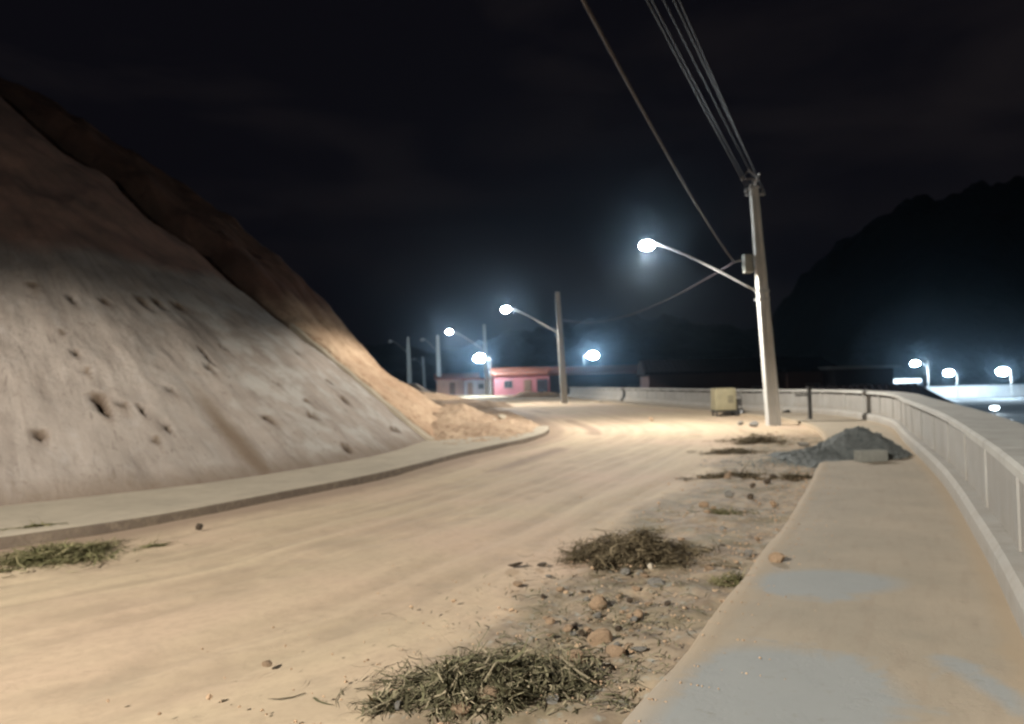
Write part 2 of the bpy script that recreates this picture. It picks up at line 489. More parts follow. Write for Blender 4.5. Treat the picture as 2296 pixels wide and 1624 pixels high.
rough = verge * (.085 * fbm(X * 3.2, Y * 3.2, 4) + .06 * np.clip(fbm(X * 9, Y * 9, 3), 0, 1)) + .012 * fbm(X * 5, Y * 5, 4)
Z = rut + rough
track = np.zeros_like(X)
for c0, amp, fq, ph in ((.22, .25, .09, 0), (.34, .3, .07, 2), (.52, .35, .08, 1), (.62, .3, .06, 4), (.45, .5, .05, 3)):
    cen = wid * c0 + amp * np.sin(U * fq + ph) + .5 * fbm(U * .06 + ph, U * 0 + ph, 2)
    for off_ in (-.78, .78):
        track = np.maximum(track, np.exp(-((V - cen - off_) / .16) ** 2) * (.45 + 1.1 * vnoise(U * .25 + ph, V * 0 + off_)))
track = np.clip(track, 0, 1) * (1 - verge)
Z -= .022 * track * (.6 + .8 * vnoise(U * 1.7, V * 6)) - .012 * np.exp(-0 * V) * fbm(U * 6, V * 6, 2) * track
leftband = np.exp(-(np.clip(V, 0, 99) / .75) ** 1.5) + .8 * np.exp(-((V - 1.6 - .5 * fbm(U * .1, V * 0, 2)) / .28) ** 2) * sstep(.4, .6, vnoise(U * .22, U * 0))
leftband = np.clip(leftband, 0, 1)
Z += .022 * np.exp(-(np.clip(V, 0, 9) / .30) ** 2) * np.clip(vnoise(U * .6, V * 0 + 3) * 1.8 - .4, 0, 1.2) - .02
structure(link('road', grid_mesh('road', X, Y, Z, uv=(U, V), attrs={'verge': verge, 'track': track, 'leftband': leftband}), M_ROAD))

# ---------------------------------------------------------------- walkway beside the parapet
WK = from_idx(ROADR, rm)
keep = (WK[:, 1] < 62)
W0 = spline([tuple(p) for p in ROADR[(ROADR[:, 1] < 62)][::8]], .12)
T = np.gradient(W0, axis=0); T /= np.linalg.norm(T, axis=1)[:, None]
NR = np.stack([T[:, 1], -T[:, 0]], 1)
wd = np.array([np.min(np.linalg.norm(WALL - p, axis=1)) for p in W0])
prof = [(0.0, -.15), (0.0, .055), (.02, .072)] + [(f, None) for f in np.linspace(.05, 1.0, 40)]
X = []; Y = []; Z = []; V = []
for a, z in prof:
    d = a if z is not None else a * (wd + .06)
    X.append(W0[:, 0] + NR[:, 0] * d); Y.append(W0[:, 1] + NR[:, 1] * d)
    Z.append(np.full(len(W0), z if z is not None else .08)); V.append(np.full(len(W0), 0.) + d)
X, Y, Z, V = [np.array(q).T for q in (X, Y, Z, V)]
U = arclen(W0)[:, None] + 0 * X
chip = .05 * fbm(U * 1.1, U * 0 + 1, 4) - .05 * np.clip(fbm(U * 2.3, U * 0 + 5, 3) - .12, 0, 1)
X = X + NR[:, 0:1] * chip * (V < .03); Y = Y + NR[:, 1:2] * chip * (V < .03)
Z = Z + (Z > .07) * (.012 * fbm(X * 1.5, Y * 1.5))
def blob(px, py, rx, ry, rot=0.0):
    c = on_z(px, py, .08); dx, dy = X - c.x, Y - c.y
    a, b = dx * math.cos(rot) + dy * math.sin(rot), -dx * math.sin(rot) + dy * math.cos(rot)
    return np.exp(-((a / rx) ** 2 + (b / ry) ** 2))
clean = blob(1750, 1530, .62, .62) + blob(1600, 1600, .5, .35) + blob(1850, 1305, .65, .42) + blob(2260, 1560, .12, .7) * .7
structure(link('walkway', grid_mesh('walkway', X, Y, Z, uv=(U, V), attrs={'clean': np.clip(clean, 0, 1), 'edge': np.exp(-(V / .22) ** 2) * .8 + np.exp(-((wd[:, None] - V) / .25) ** 2)}), M_WALK))

# ---------------------------------------------------------------- concrete apron at the foot of the cut slope (kerb step to the road)
A0 = spline([tuple(p) for p in ROADL[(ROADL[:, 1] < 28)][::8]], .15)
d_, u_ = nearest(FOOT, A0[:, 0:1], A0[:, 1:2])
T = np.gradient(A0, axis=0); T /= np.linalg.norm(T, axis=1)[:, None]
NL = np.stack([-T[:, 1], T[:, 0]], 1)
aw = np.abs(d_[:, 0]) + .5
q_ = sstep(19.5, 22.5, A0[:, 1]); aw = aw * (1 - q_) + np.minimum(aw, .55) * q_
X = []; Y = []; Z = []
for f, z in [(-.015, -.2), (0, .085), (.03, .108)] + [(q, .112) for q in np.linspace(.15, 1, 12)]:
    d = f if z < .111 else f * aw
    X.append(A0[:, 0] + NL[:, 0] * d); Y.append(A0[:, 1] + NL[:, 1] * d); Z.append(z + 0 * A0[:, 0])
X, Y, Z = [np.array(q).T for q in (X, Y, Z)]
Z = Z + (Z > .05) * .012 * fbm(X * 1.2, Y * 1.2)
me = grid_mesh('apron', X, Y, Z)
o = structure(link('apron', me, M_APRON)); me.materials.append(M_KERBFACE)
mi = np.zeros(len(me.polygons), np.int32); nc = X.shape[1] - 1
mi[np.arange(len(mi)) % nc < 2] = 1
me.polygons.foreach_set('material_index', mi)

# ---------------------------------------------------------------- cut slope and hillside
gx = np.concatenate([np.arange(-60, -22, .4), np.arange(-22, -1.0, .07)])
gy = np.concatenate([np.arange(-12, 8, .25), np.arange(8, 32, .07), np.arange(32, 62, .3)])
X, Y = np.meshgrid(gx, gy)
D, U = nearest(FOOT, X, Y)
AF = arclen(FOOT)
UE = AF[int(np.argmin(((FOOT - np.array((-2.3, 20.8))) ** 2).sum(1)))]
Dp = D + .0 * X
tA = math.tan(R(40))
Hs = tA * Dp * (1 - .20 * sstep(UE + .3, UE + 5, U) * (1 - sstep(2.5, 5.5, Dp)))
Hs = Hs + sstep(UE + .25, UE + 1.3, U) * .62 * sstep(2.6, 7.0, Dp) * (.8 + .5 * vnoise(Dp * .4, U * .5))
cap_h = 13.0 + .20 * (Dp - 15.5) + 1.6 * fbm(X * .12, Y * .12)
k = 1.2
Hs = np.where(Dp > 0, -k * np.log(np.exp(-np.clip(Hs, -9, 60) / k) + np.exp(-np.clip(cap_h, -9, 60) / k)), Hs)
Hs = np.where(Dp < 2.5, np.minimum(Hs, tA * Dp), Hs)
relief = .20 * fbm(X * .35, Y * .35, 3) + .06 * fbm(U * 2.0, Dp * .5, 4) + .05 * fbm(X * 3, Y * 3, 4)
relief += .25 * fbm(U * .5, Dp * .12 + 4, 3) * sstep(.5, 3, Dp) + .13 * fbm(X * 1.3 + 3, Y * 1.3, 4) + .05 * fbm(U * 5, Dp * 2, 3)
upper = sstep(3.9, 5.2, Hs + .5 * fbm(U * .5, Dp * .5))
soil_side = sstep(UE + .1, UE + .5, U)
relief += upper * (.45 * fbm(X * .8, Y * .8, 4)) + soil_side * .35 * fbm(X * .9 + 4, Y * .9, 4)
pit = np.zeros_like(X); dirt = np.zeros_like(X)
def on_slope(px, py):                            # photo pixel -> point on the slope surface
    d = ray(px, py); best = None
    for t in np.arange(6, 60, .05):
        p = Vector((0, 0, CAMZ)) + d * t
        dd, uu = nearest(FOOT, np.array([[p.x]]), np.array([[p.y]]))
        if dd[0, 0] > 0 and tA * dd[0, 0] >= p.z:
            return p, uu[0, 0], dd[0, 0]
    return None
PITS = [(75, 650, .12, .08), (160, 675, .13, .20), (235, 690, .08, .1), (320, 690, .15, .26), (357, 692, .17, .28), (403, 690, .22, .14),
        (226, 905, .16, .30), (240, 932, .12, .20), (270, 915, .16, .08), (88, 990, .12, .14), (463, 808, .07, .42), (470, 835, .09, .18),
        (500, 778, .10, .10), (604, 948, .16, .26), (702, 940, .22, .18), (690, 905, .14, .12), (772, 905, .17, .24), (780, 1016, .20, .18),
        (885, 970, .36, .16), (850, 900, .30, .14), (375, 965, .08, .14), (350, 995, .06, .12), (380, 885, .09, .09), (320, 930, .07, .2),
        (620, 860, .14, .09), (735, 860, .2, .12), (660, 800, .12, .08), (170, 800, .07, .16), (140, 755, .07, .1), (200, 845, .06, .1)]
for px, py, ru, rv in PITS:
    kk = 1.0 if py < 700 else .75; ru, rv = ru * kk, rv * kk
    q = on_slope(px, py)
    if q is None: continue
    p, u0, d0 = q
    du = U - u0 + .06 * fbm(X * 7, Y * 7, 2); dv = (Dp - d0) / math.cos(R(40))
    rr = np.sqrt((du / ru) ** 2 + (dv / rv) ** 2) + .5 * fbm(X * 9, Y * 9, 3)
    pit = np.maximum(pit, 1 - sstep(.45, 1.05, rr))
    dirt = np.maximum(dirt, .75 * np.exp(-(du / (ru * 1.6)) ** 2) * np.exp(-np.clip(-dv, 0, 9) / .5) * (dv < rv))
relief -= .17 * pit
q = on_slope(520, 980)
st = np.exp(-((U - q[1]) / .35) ** 2) * sstep(3.2, 1.0, Dp) * (Dp > 0)
q2 = on_slope(545, 1055)
dirt = np.maximum(dirt, .75 * st + 0 * X)
dirt = np.maximum(dirt, .62 * (1 - sstep(.0, .75, Dp)))
pale = sstep(UE - 11, UE - 4, U) * (1 - sstep(3.2, 4.8, Hs))
ng = relief * sstep(0, .4, Dp)
Z = Hs + ng / math.cos(R(40)) * .8 + .06
# lip at the edge of the sprayed sheet: the soil beyond lies a little lower, behind a rain channel
soil_face = U > UE + .25
wv = .22 * fbm(Dp * .9, U * 0 + 2, 4)
chan = np.exp(-((U - UE - .05 - wv) / (.20 + .25 * vnoise(Dp * 1.3, U * 0))) ** 2) * sstep(3.0, 4.4, Dp)
chan = chan + .6 * np.exp(-((U - UE - .34) / .16) ** 2) * (Dp > 0) * (1 - sstep(3.0, 4.4, Dp))
Z = Z - .42 * chan + .10 * soil_face
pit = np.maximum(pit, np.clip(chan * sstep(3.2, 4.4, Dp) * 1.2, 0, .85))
cellU = .25 * (U[:-1, :-1] + U[1:, :-1] + U[:-1, 1:] + U[1:, 1:])
cellD = np.maximum.reduce([Dp[:-1, :-1], Dp[1:, :-1], Dp[:-1, 1:], Dp[1:, 1:]])
UV = (U, Dp / math.cos(R(40)))
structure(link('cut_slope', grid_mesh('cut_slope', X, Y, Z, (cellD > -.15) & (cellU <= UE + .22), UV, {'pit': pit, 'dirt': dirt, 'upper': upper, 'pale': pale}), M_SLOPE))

t = NT('hillside_earth', .95, .1)
p = t.pos()
ea = t.mix(t.ramp(t.noise(p, .9, 6, .65), .36, .62), (.50, .36, .24), (.38, .25, .16))
ea = t.mix(t.ramp(t.noise(p, 4.5, 5, .7), .5, .70), ea, (.25, .15, .09))
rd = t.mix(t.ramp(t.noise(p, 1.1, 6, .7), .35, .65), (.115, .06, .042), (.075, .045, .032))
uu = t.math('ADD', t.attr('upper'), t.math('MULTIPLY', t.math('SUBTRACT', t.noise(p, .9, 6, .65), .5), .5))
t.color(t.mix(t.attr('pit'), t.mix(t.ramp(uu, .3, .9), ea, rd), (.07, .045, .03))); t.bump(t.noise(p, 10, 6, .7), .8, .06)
M_HILLSIDE = t.m
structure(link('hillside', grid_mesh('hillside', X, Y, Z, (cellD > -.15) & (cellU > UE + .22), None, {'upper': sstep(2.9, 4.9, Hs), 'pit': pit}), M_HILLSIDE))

# concrete lip that edges the sprayed sheet, running down to the apron
bm = bmesh.new(); secs = []
i0 = int(np.argmin(np.abs(AF - (UE + .05))))
P0 = FOOT[i0]; tt = FOOT[i0 + 1] - FOOT[i0 - 1]; tt /= np.linalg.norm(tt); nn = np.array((-tt[1], tt[0]))
for k_ in np.linspace(-.1, 3.9, 22):
    c = P0 + nn * k_; z = tA * max(k_, 0) + .05 + .02 * math.sin(k_ * 9)
    w = .11 + .02 * math.sin(k_ * 5)
    secs.append([(c[0] + tt[0] * a * w, c[1] + tt[1] * a * w, z + b) for a, b in ((-1, -.3), (-1, .10), (-.6, .14), (.6, .14), (1, .10), (1, -.3))])
loft(bm, secs)
structure(obj('slope_kerb', bm, M_APRON))

# loose earth bank spilling from the hillside to the road
gx = np.arange(-4.5, 2.2, .05); gy = np.arange(19.0, 44, .07)
X, Y = np.meshgrid(gx, gy)
D, U = nearest(FOOT, X, Y); dl, _ = nearest(ROADL, X, Y)
mask = np.exp(-np.clip(-D, 0, 9) / 1.5)
Z = .50 * mask * sstep(20.6, 23.5, Y) * (.55 + 1.2 * vnoise(X * .5, Y * .35)) * sstep(-.1, 1.3, dl) + .16 * fbm(X * 1.3, Y * 1.3, 4) * sstep(0, .9, dl) + .20 * np.clip(fbm(X * 3.2, Y * 2.4, 4), 0, 1) + .16 * np.clip(fbm(X * 9, Y * 9, 2), 0, 1)
Z = Z - .10 + .16 * sstep(0, .5, dl)
cl = .25 * (dl[:-1, :-1] + dl[1:, :-1] + dl[:-1, 1:] + dl[1:, 1:]); cd = .25 * (D[:-1, :-1] + D[1:, :-1] + D[:-1, 1:] + D[1:, 1:])
structure(link('earth_bank', grid_mesh('earth_bank', X, Y, Z, (cl > -.15) & (cd < 1.2)), M_BANK))

# low spoil ridges on the far ground
for cx, cy, L, w, h, rz in ((-4, 52, 9, 2.0, .55, .15), (-9, 66, 11, 2.2, .9, .1), (-12.5, 80, 12, 3.5, 1.5, -.1), (-16, 60, 9, 4.0, 2.0, .3), (2.5, 88, 8, 1.6, .5, -.15)):
    g = np.linspace(-1, 1, 60); X, Y = np.meshgrid(g, g)
    r = np.clip(1 - X ** 2 - Y ** 2, 0, 1)
    Z = h * r ** .8 * (.75 + .9 * vnoise(X * 4 + cx, Y * 3 + cy)) + .15 * fbm(X * 8 + cx, Y * 6) * r - .12
    lx, ly = X * L / 2, Y * w
    structure(link('spoil_ridge', grid_mesh('spoil_ridge', cx + lx * math.cos(rz) - ly * math.sin(rz), cy + lx * math.sin(rz) + ly * math.cos(rz), Z), M_EARTH))

# ---------------------------------------------------------------- parapet wall
par = thing('parapet', 'long pale concrete parapet with flat cap curving along the walkway', 'wall', (0, 0, 0))
WP = spline([tuple(p) for p in WALL[::6]], .4)
AW = arclen(WP)
Tw = np.gradient(WP, axis=0); Tw /= np.linalg.norm(Tw, axis=1)[:, None]
Nw = np.stack([Tw[:, 1], -Tw[:, 0]], 1)
def wall_at(sv):
    p = np.array([np.interp(sv, AW, WP[:, j]) for j in range(2)]); q = np.array([np.interp(sv, AW, Nw[:, j]) for j in range(2)])
    return p, q / np.linalg.norm(q)
def wall_piece(name, s0, s1, prof, m, step=.5):
    bm = bmesh.new(); secs = []
    k = max(1, int(math.ceil((s1 - s0) / step)))
    for i in range(k + 1):
        p, q = wall_at(s0 + (s1 - s0) * i / k)
        secs.append([(p[0] + q[0] * a, p[1] + q[1] * a, z) for a, z in prof])
    loft(bm, secs)
    return obj(name, bm, m, par)
LEN = AW[-1]; STEP = 2.0
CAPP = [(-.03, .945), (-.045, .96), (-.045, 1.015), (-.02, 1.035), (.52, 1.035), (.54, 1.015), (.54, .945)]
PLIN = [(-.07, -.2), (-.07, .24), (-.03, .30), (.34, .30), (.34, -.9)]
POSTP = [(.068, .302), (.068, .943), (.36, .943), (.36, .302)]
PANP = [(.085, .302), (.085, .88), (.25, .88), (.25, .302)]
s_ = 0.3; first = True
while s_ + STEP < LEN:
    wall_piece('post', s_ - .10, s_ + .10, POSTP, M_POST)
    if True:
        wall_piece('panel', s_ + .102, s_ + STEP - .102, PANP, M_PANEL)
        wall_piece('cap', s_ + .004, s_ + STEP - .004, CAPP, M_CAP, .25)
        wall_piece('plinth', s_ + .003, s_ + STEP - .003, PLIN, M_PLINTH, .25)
    s_ += STEP

# ---------------------------------------------------------------- lamp poles
def ell_shell(bm, c, rx, ry, rz, top=True, axis=Vector((1, 0, 0)), n=20, m=6):
    ax = axis.normalized(); ay = Vector((-ax.y, ax.x, 0)).normalized()
    rows = []
    for i in range(m):
        ph = (math.pi / 2) * i / m
        rows.append([bm.verts.new(c + ax * rx * math.cos(ph) * math.cos(2 * math.pi * k / n) + ay * ry * math.cos(ph) * math.sin(2 * math.pi * k / n)
                                  + Vector((0, 0, rz * math.sin(ph) * (1 if top else -1)))) for k in range(n)])
    tip = bm.verts.new(c + Vector((0, 0, rz * (1 if top else -1))))
    for i in range(m - 1):
        for k in range(n): bm.faces.new((rows[i][k], rows[i][(k + 1) % n], rows[i + 1][(k + 1) % n], rows[i + 1][k]))
    for k in range(n): bm.faces.new((rows[-1][k], rows[-1][(k + 1) % n], tip))
    bm.faces.new(rows[0][::-1])
    bmesh.ops.recalc_face_normals(bm, faces=bm.faces)

def spot(name, loc, watts, half=HALF_CONE, col=LAMP_COLOR, rad=.08, parent=None, tilt=None):
    d = bpy.data.lights.new(name, 'SPOT'); d.energy = watts; d.color = col; d.shadow_soft_size = rad
    d.spot_size = R(2 * half); d.spot_blend = .16
    d.use_nodes = True                         # street luminaire: throws more light outwards than straight down
    ns, ls = d.node_tree.nodes, d.node_tree.links
    em = ns['Emission']; tcn = ns.new('ShaderNodeTexCoord'); sx = ns.new('ShaderNodeSeparateXYZ')
    ls.new(tcn.outputs['Normal'], sx.inputs[0])
    ab = ns.new('ShaderNodeMath'); ab.operation = 'ABSOLUTE'; ls.new(sx.outputs[2], ab.inputs[0])
    pl = ns.new('ShaderNodeMath'); pl.operation = 'ADD'; ls.new(ab.outputs[0], pl.inputs[0]); pl.inputs[1].default_value = .20
    pw = ns.new('ShaderNodeMath'); pw.operation = 'POWER'; ls.new(pl.outputs[0], pw.inputs[0]); pw.inputs[1].default_value = -1.15
    ls.new(pw.outputs[0], em.inputs['Strength'])
    o = bpy.data.objects.new(name, d); C.objects.link(o); o.location = loc
    if parent: o.parent = parent
    return o

def lamp_head(t, tip, ax, lens_m, scale=1.0, watts=0.0, col=LAMP_COLOR, half=HALF_CONE):
    bm = bmesh.new(); ell_shell(bm, tip + Vector((0, 0, .125 * scale)), .20 * scale, .13 * scale, .07 * scale, True, ax)
    add_tube(bm, [tip - ax * .36 * scale + Vector((0, 0, .02 * scale)), tip - ax * .16 * scale + Vector((0, 0, .135 * scale))], .05 * scale, 8)
    bmesh.ops.recalc_face_normals(bm, faces=bm.faces)
    hd = obj('lamp_head', bm, M_STEEL, t, True)
    bm = bmesh.new(); bmesh.ops.create_uvsphere(bm, u_segments=20, v_segments=12, radius=1.0)
    ay = Vector((-ax.y, ax.x, 0))
    for v in bm.verts: v.co = tip + ax * v.co.x * .31 * scale + ay * v.co.y * .21 * scale + Vector((0, 0, (v.co.z * .20 - .08) * scale))
    obj('lens', bm, lens_m, hd, True)
    if watts > 0:
        spot('street_light', tip + Vector((0, 0, -.28 * scale - .09)), watts, half, col, parent=t)

def make_pole(base, height, lean, arm_z=None, lamp=None, lens_m=None, watts=0.0, w=(.36, .20), label='', group=None, fit=None, scale=1.0, name='lamp_pole', arm_r=.035, face=0.0, half=HALF_CONE):
    t = thing(name, label, 'street lamp' if lamp is not None else 'utility pole', base, 0, group)
    lean = Vector(lean)
    bm = bmesh.new(); secs = []
    for i in range(13):
        f = i / 12; z = -.3 + (height + .3) * f
        a = (w[0] * (1 - f) + w[1] * f) / 2; b = a * .78; q = .18 * a
        off = lean * max(z, 0) / height
        ring = [(-a, -b), (-a * .45, -b), (-a * .38, -b + q), (a * .38, -b + q), (a * .45, -b), (a, -b), (a, b), (a * .45, b), (a * .38, b - q), (-a * .38, b - q), (-a * .45, b), (-a, b)]
        cf, sf = math.cos(face), math.sin(face)
        secs.append([(x * cf - y * sf + off.x, x * sf + y * cf + off.y, z) for x, y in ring])
    loft(bm, secs)
    obj('pole', bm, M_POLE, t)
    if lamp is not None:
        lp = Vector(lamp) - Vector(base)
        root = lean * arm_z / height + Vector((0, 0, arm_z))
        hd = (lp - root); flat = Vector((hd.x, hd.y, 0)); ax = flat.normalized()
        root = root + ax * (w[0] * .42)
        end = lp - ax * .34 * scale
        # straight rise, then easing to the lamp head
        p1 = root + (end - root) * .70 + Vector((0, 0, .10 * hd.z + .06))
        pts = []
        for i in range(15):
            s = i / 14
            pts.append((1 - s) ** 2 * root + 2 * s * (1 - s) * p1 + s * s * end)
        obj('lamp_arm', tubebm(pts, arm_r, 8), M_STEEL, t, True)
        bm = bmesh.new(); 
        c = lean * arm_z / height + Vector((0, 0, arm_z)); ww = w[0] * .82
        add_box(bm, c, (ww + .05, ww * .8 + .05, .06)); add_box(bm, c - Vector((0, 0, .28)), (ww + .05, ww * .8 + .05, .05))
        obj('clamp', bm, M_STEEL, t)
        if lens_m is not None: lamp_head(t, lp, ax, lens_m, scale, watts, half=half)
    return t, lean

G_POLES = 'concrete street lamp poles along the road edge'
# nearest pole, in view
B1 = on_z(1735, 952, 0); B1.z = -.02
TOP1 = at_depth(1690, 412, B1.y); H1 = TOP1.z
LAMP1 = at_depth(1450, 547, B1.y + .25)
AZ1 = at_depth(1697, 652, B1.y).z
p1, lean1 = make_pole(B1, H1, (TOP1.x - B1.x, .05, 0), AZ1, LAMP1, M_LENS, LAMP_W * .44, (.43, .24),
                      'tall concrete lamp pole nearest the camera with a grey box and wires at its top', G_POLES, scale=.78, half=79)
def on_pole(z, dx=0, dy=0): return lean1 * z / H1 + Vector((dx, dy, z))
# box on its bracket, left of the pole
zb = at_depth(1680, 590, B1.y).z
bm = boxbm(on_pole(zb, -.42, -.02), (.30, .24, .62), 0, .02)
jb = obj('junction_box', bm, M_GREYBOX, p1)
bm = bmesh.new()
add_box(bm, on_pole(zb + .20, -.19, 0), (.22, .06, .05)); add_box(bm, on_pole(zb - .20, -.19, 0), (.22, .06, .05))
obj('box_bracket', bm, M_STEEL, p1)
obj('box_door', boxbm(on_pole(zb, -.42, -.147), (.24, .012, .52), 0, .004), M_GREYBOX, jb)
za = at_depth(1640, 586, B1.y).z
HOOK = B1 + on_pole(za, -.86, 0)
obj('cable_bracket', tubebm([on_pole(za + .02, -.56, 0), on_pole(za + .04, -.7, 0), on_pole(za, -.86, 0)], .022, 6), M_STEEL, p1)
# top bracket and insulators
bm = bmesh.new(); add_box(bm, on_pole(H1 - .12, 0, 0), (.34, .30, .06)); add_tube(bm, [on_pole(H1 - .1, 0, -.1), on_pole(H1 + .15, 0, -.45), on_pole(H1 + .18, 0, -.75)], .03, 6)
add_tube(bm, [on_pole(H1 - .35, -.30, 0), on_pole(H1 - .35, .36, 0)], .03, 6)
obj('top_bracket', bm, M_STEEL, p1)
INS = []
for dx, dz in ((-.26, -.18), (0.02, .12), (.30, -.22)):
    bm = bmesh.new(); c = on_pole(H1 + dz - .1, dx, 0)
    add_tube(bm, [c, c + Vector((0, 0, .05)), c + Vector((0, 0, .07)), c + Vector((0, 0, .12)), c + Vector((0, 0, .14)), c + Vector((0, 0, .2))], [.03, .075, .04, .07, .035, .03], 10)
    bmesh.ops.recalc_face_normals(bm, faces=bm.faces)
    obj('insulator', bm, M_INSUL, p1, True); INS.append(B1 + c + Vector((0, 0, .21)))
for zz in (1.6, 4.0):
    pass

# pole behind the camera: it lights the foreground and carries the near ends of the wires
B0 = Vector((-4.7, -6.0, -.02)); LAMP0 = Vector((-8.0, -4.2, 6.7))
p0, lean0 = make_pole(B0, 8.3, (-.1, 0, 0), 4.8, LAMP0, M_LENS, LAMP_W, (.43, .24), 'concrete lamp pole standing beside the walkway behind the viewpoint', G_POLES)
# second pole down the road
Y2 = 58.0
B2 = at_depth(1266, 901, Y2); TOP2 = at_depth(1250, 655, Y2); LAMP2 = at_depth(1134, 692, Y2 + .5)
make_pole(B2, TOP2.z - B2.z, (TOP2.x - B2.x, 0, 0), at_depth(1248, 746, Y2).z - B2.z, LAMP2, M_LENS, LAMP_W * .55, (.50, .32), half=77, label=
          'second concrete lamp pole down the road, at the far end of the parapet', group=G_POLES, scale=1.05, arm_r=.05)
Y3 = 95.0
B3 = at_depth(1092, 882, Y3); LAMP3 = at_depth(1007, 743, Y3 + .5)
make_pole(B3, at_depth(1089, 728, Y3).z - B3.z, (-.15, 0, 0), at_depth(1090, 785, Y3).z - B3.z, LAMP3, M_LENS, LAMP_W * .6, (.44, .30), half=77, label=
          'third lamp pole, thin and pale in front of the pink house', group=G_POLES, scale=1.15, arm_r=.05)
for (px, pt, y, lbl, dx) in ((985, 752, 122, 'unlit distant lamp pole just left of the orange house', -2.6), (919, 756, 128, 'leftmost unlit lamp pole above the tan hillside foot', -3.2), (952, 800, 150, 'faint short lamp pole farthest away between two taller unlit poles', -2.0)):
    b = at_depth(px, 868, y); top = at_depth(px - 4, pt, y); h = top.z - b.z
    make_pole(b, h, (top.x - b.x, 0, 0), h * .70, b + Vector((dx, 0, h * .93)), M_LENSOFF, 0, (.75 if y < 140 else .5, .40), lbl, G_POLES, scale=1.2, arm_r=.05)

# lamps of the streets beyond
def far_lamp(px, py, y, zbase, label, watts, scale, ax=(-1, 0, 0), w=(.13, .09), lens=None, col=(.78, .91, 1.0)):
    L = at_depth(px, py, y)
    ax = Vector(ax).normalized()
    base = Vector((L.x, L.y, zbase)) - ax * 1.3
    t, _ = make_pole(base, L.z - zbase + .1, (0, 0, 0), L.z - zbase - .5, L, None, 0, w, label, 'lit street lamps beyond the parapet', scale=scale, arm_r=.05)
    lamp_head(t, L - base, ax, lens or M_LENSFAR, scale, watts, col, 84)
far_lamp(1076, 800, 100, -.1, 'dazzling white street lamp low behind the third pole', 320, 2.5)
far_lamp(1329, 794, 112, -1.2, 'white street lamp glowing over the long red roof', 2500, 2.6, (1, 0, 0))
far_lamp(2052, 813, 78, -3.1, 'smaller white lamp on a thin pole over the lit canopy', 1100, 1.3)
far_lamp(2127, 834, 122, -3.1, 'white yard lamp between the canopy lamp and the brightest yard lamp', 900, 2.5, lens=M_LENSYARD)
far_lamp(2248, 830, 122, -3.1, 'brightest yard lamp over the white wall', 1100, 3.1, lens=M_LENSYARD)

# ---------------------------------------------------------------- wires
def sagged(a, b, sag, n=40):
    a, b = Vector(a), Vector(b)
    return [a.lerp(b, i / n) - Vector((0, 0, sag * 4 * (i / n) * (1 - i / n))) for i in range(n + 1)]
def wire(name, pts, r, m, label, group=None):
    return tag(obj(name, tubebm(pts, r, 6), m, None, True), label, 'cable', group)
# where the near ends pass overhead, read off at the top of the photograph
def run_back(a, px, py, z, yback=-6.0):            # from a, through the ray of (px,py) at height z, on to the pole behind
    d = ray(px, py); t = (z - CAMZ) / d.z
    q = Vector((d.x * t, d.y * t, z)); a = Vector(a)
    k = (a.y - yback) / (a.y - q.y)
    return a + (q - a) * k
e = run_back(HOOK, 1355, 25, 5.5)
mid = [Vector(HOOK)]
far = Vector((e.x, e.y, 5.9))
pts = []
d = ray(1355, 25); t_ = (5.15 - CAMZ) / d.z; q = Vector((d.x * t_, d.y * t_, 5.15))
wire('telephone_cable', sagged(HOOK, far, .55, 60), .024, M_CABLE, 'thick cable swooping from the top of the picture to the near pole')
HK2 = at_depth(1262, 716, Y2)
wire('telephone_cable', sagged(HOOK, HK2, .95, 50), .016, M_CABLE2, 'thinner cable sagging between the near pole and the second pole')
ends = []
INS += [INS[1] + Vector((-.12, .05, -.32)), INS[2] + Vector((.10, .05, -.25))]
for (a, px) in zip(INS, (1466, 1492, 1526, 1478, 1545)):
    b = run_back(a, px, 25, H1 - .1); b.z = 8.2
    ends.append((a, b))
for k, (a, b) in enumerate(ends):
    wire('power_line', sagged(a, b, .12, 50), .016, M_WIRE, ('leftmost', 'middle', 'second from right', 'second from left', 'rightmost')[k] + ' of the five thin power lines meeting at the pole top', 'power lines')
for f in (.035, .52):
    q = [a.lerp(b, f) - Vector((0, 0, .12 * 4 * f * (1 - f))) for a, b in ends[:3]]
    c = sum(q, Vector()) / 3
    bm = bmesh.new()
    for i in range(3): add_tube(bm, [q[i], q[(i + 1) % 3]], .02, 6)
    for i in range(3): add_tube(bm, [q[i] - Vector((0, 0, .07)), q[i] + Vector((0, 0, .07))], .035, 8)
    bmesh.ops.recalc_face_normals(bm, faces=bm.faces)
    tag(obj('line_spacer', bm, M_INSUL), 'grey spacer holding the power lines apart ' + ('just above the pole top' if f < .1 else 'high in the dark sky'), 'cable spacer', 'power line spacers')

# ---------------------------------------------------------------- houses beyond
def paint(name, a, b=None):
    b = b or tuple(.8 * c for c in a); return basic(name, a, b, .8, .3, .85, .02)
M_PINK = paint('pink_paint', (.31, .115, .125)); M_ORANGE = paint('orange_paint', (.42, .24, .17)); M_GREYW = paint('grey_render', (.24, .21, .21))
M_DARKW = paint('dark_render', (.03, .024, .026)); M_BRICKW = paint('bare_brick_wall', (.06, .034, .03)); M_WHITEW = paint('white_paint', (.72, .74, .76))
M_TILE = basic('red_roof_tile', (.30, .115, .075), (.22, .085, .06), 2, .6, .85, .03); M_DARKTILE = basic('dark_roof_tile', (.012, .010, .011), (.008, .007, .008), 2, .6, 1.0, .03, 'obj', .02)
M_GLASS = basic('dark_window_glass', (.03, .035, .04), (.02, .025, .03), 3, 0, .15, .01, 'obj', .5); M_FRAME = paint('window_frame_paint', (.16, .14, .13)); M_DOOR = paint('door_paint', (.16, .10, .07))
M_METALROOF = basic('pale_metal_roof', (.20, .21, .21), (.16, .17, .17), 2, .2, .5)

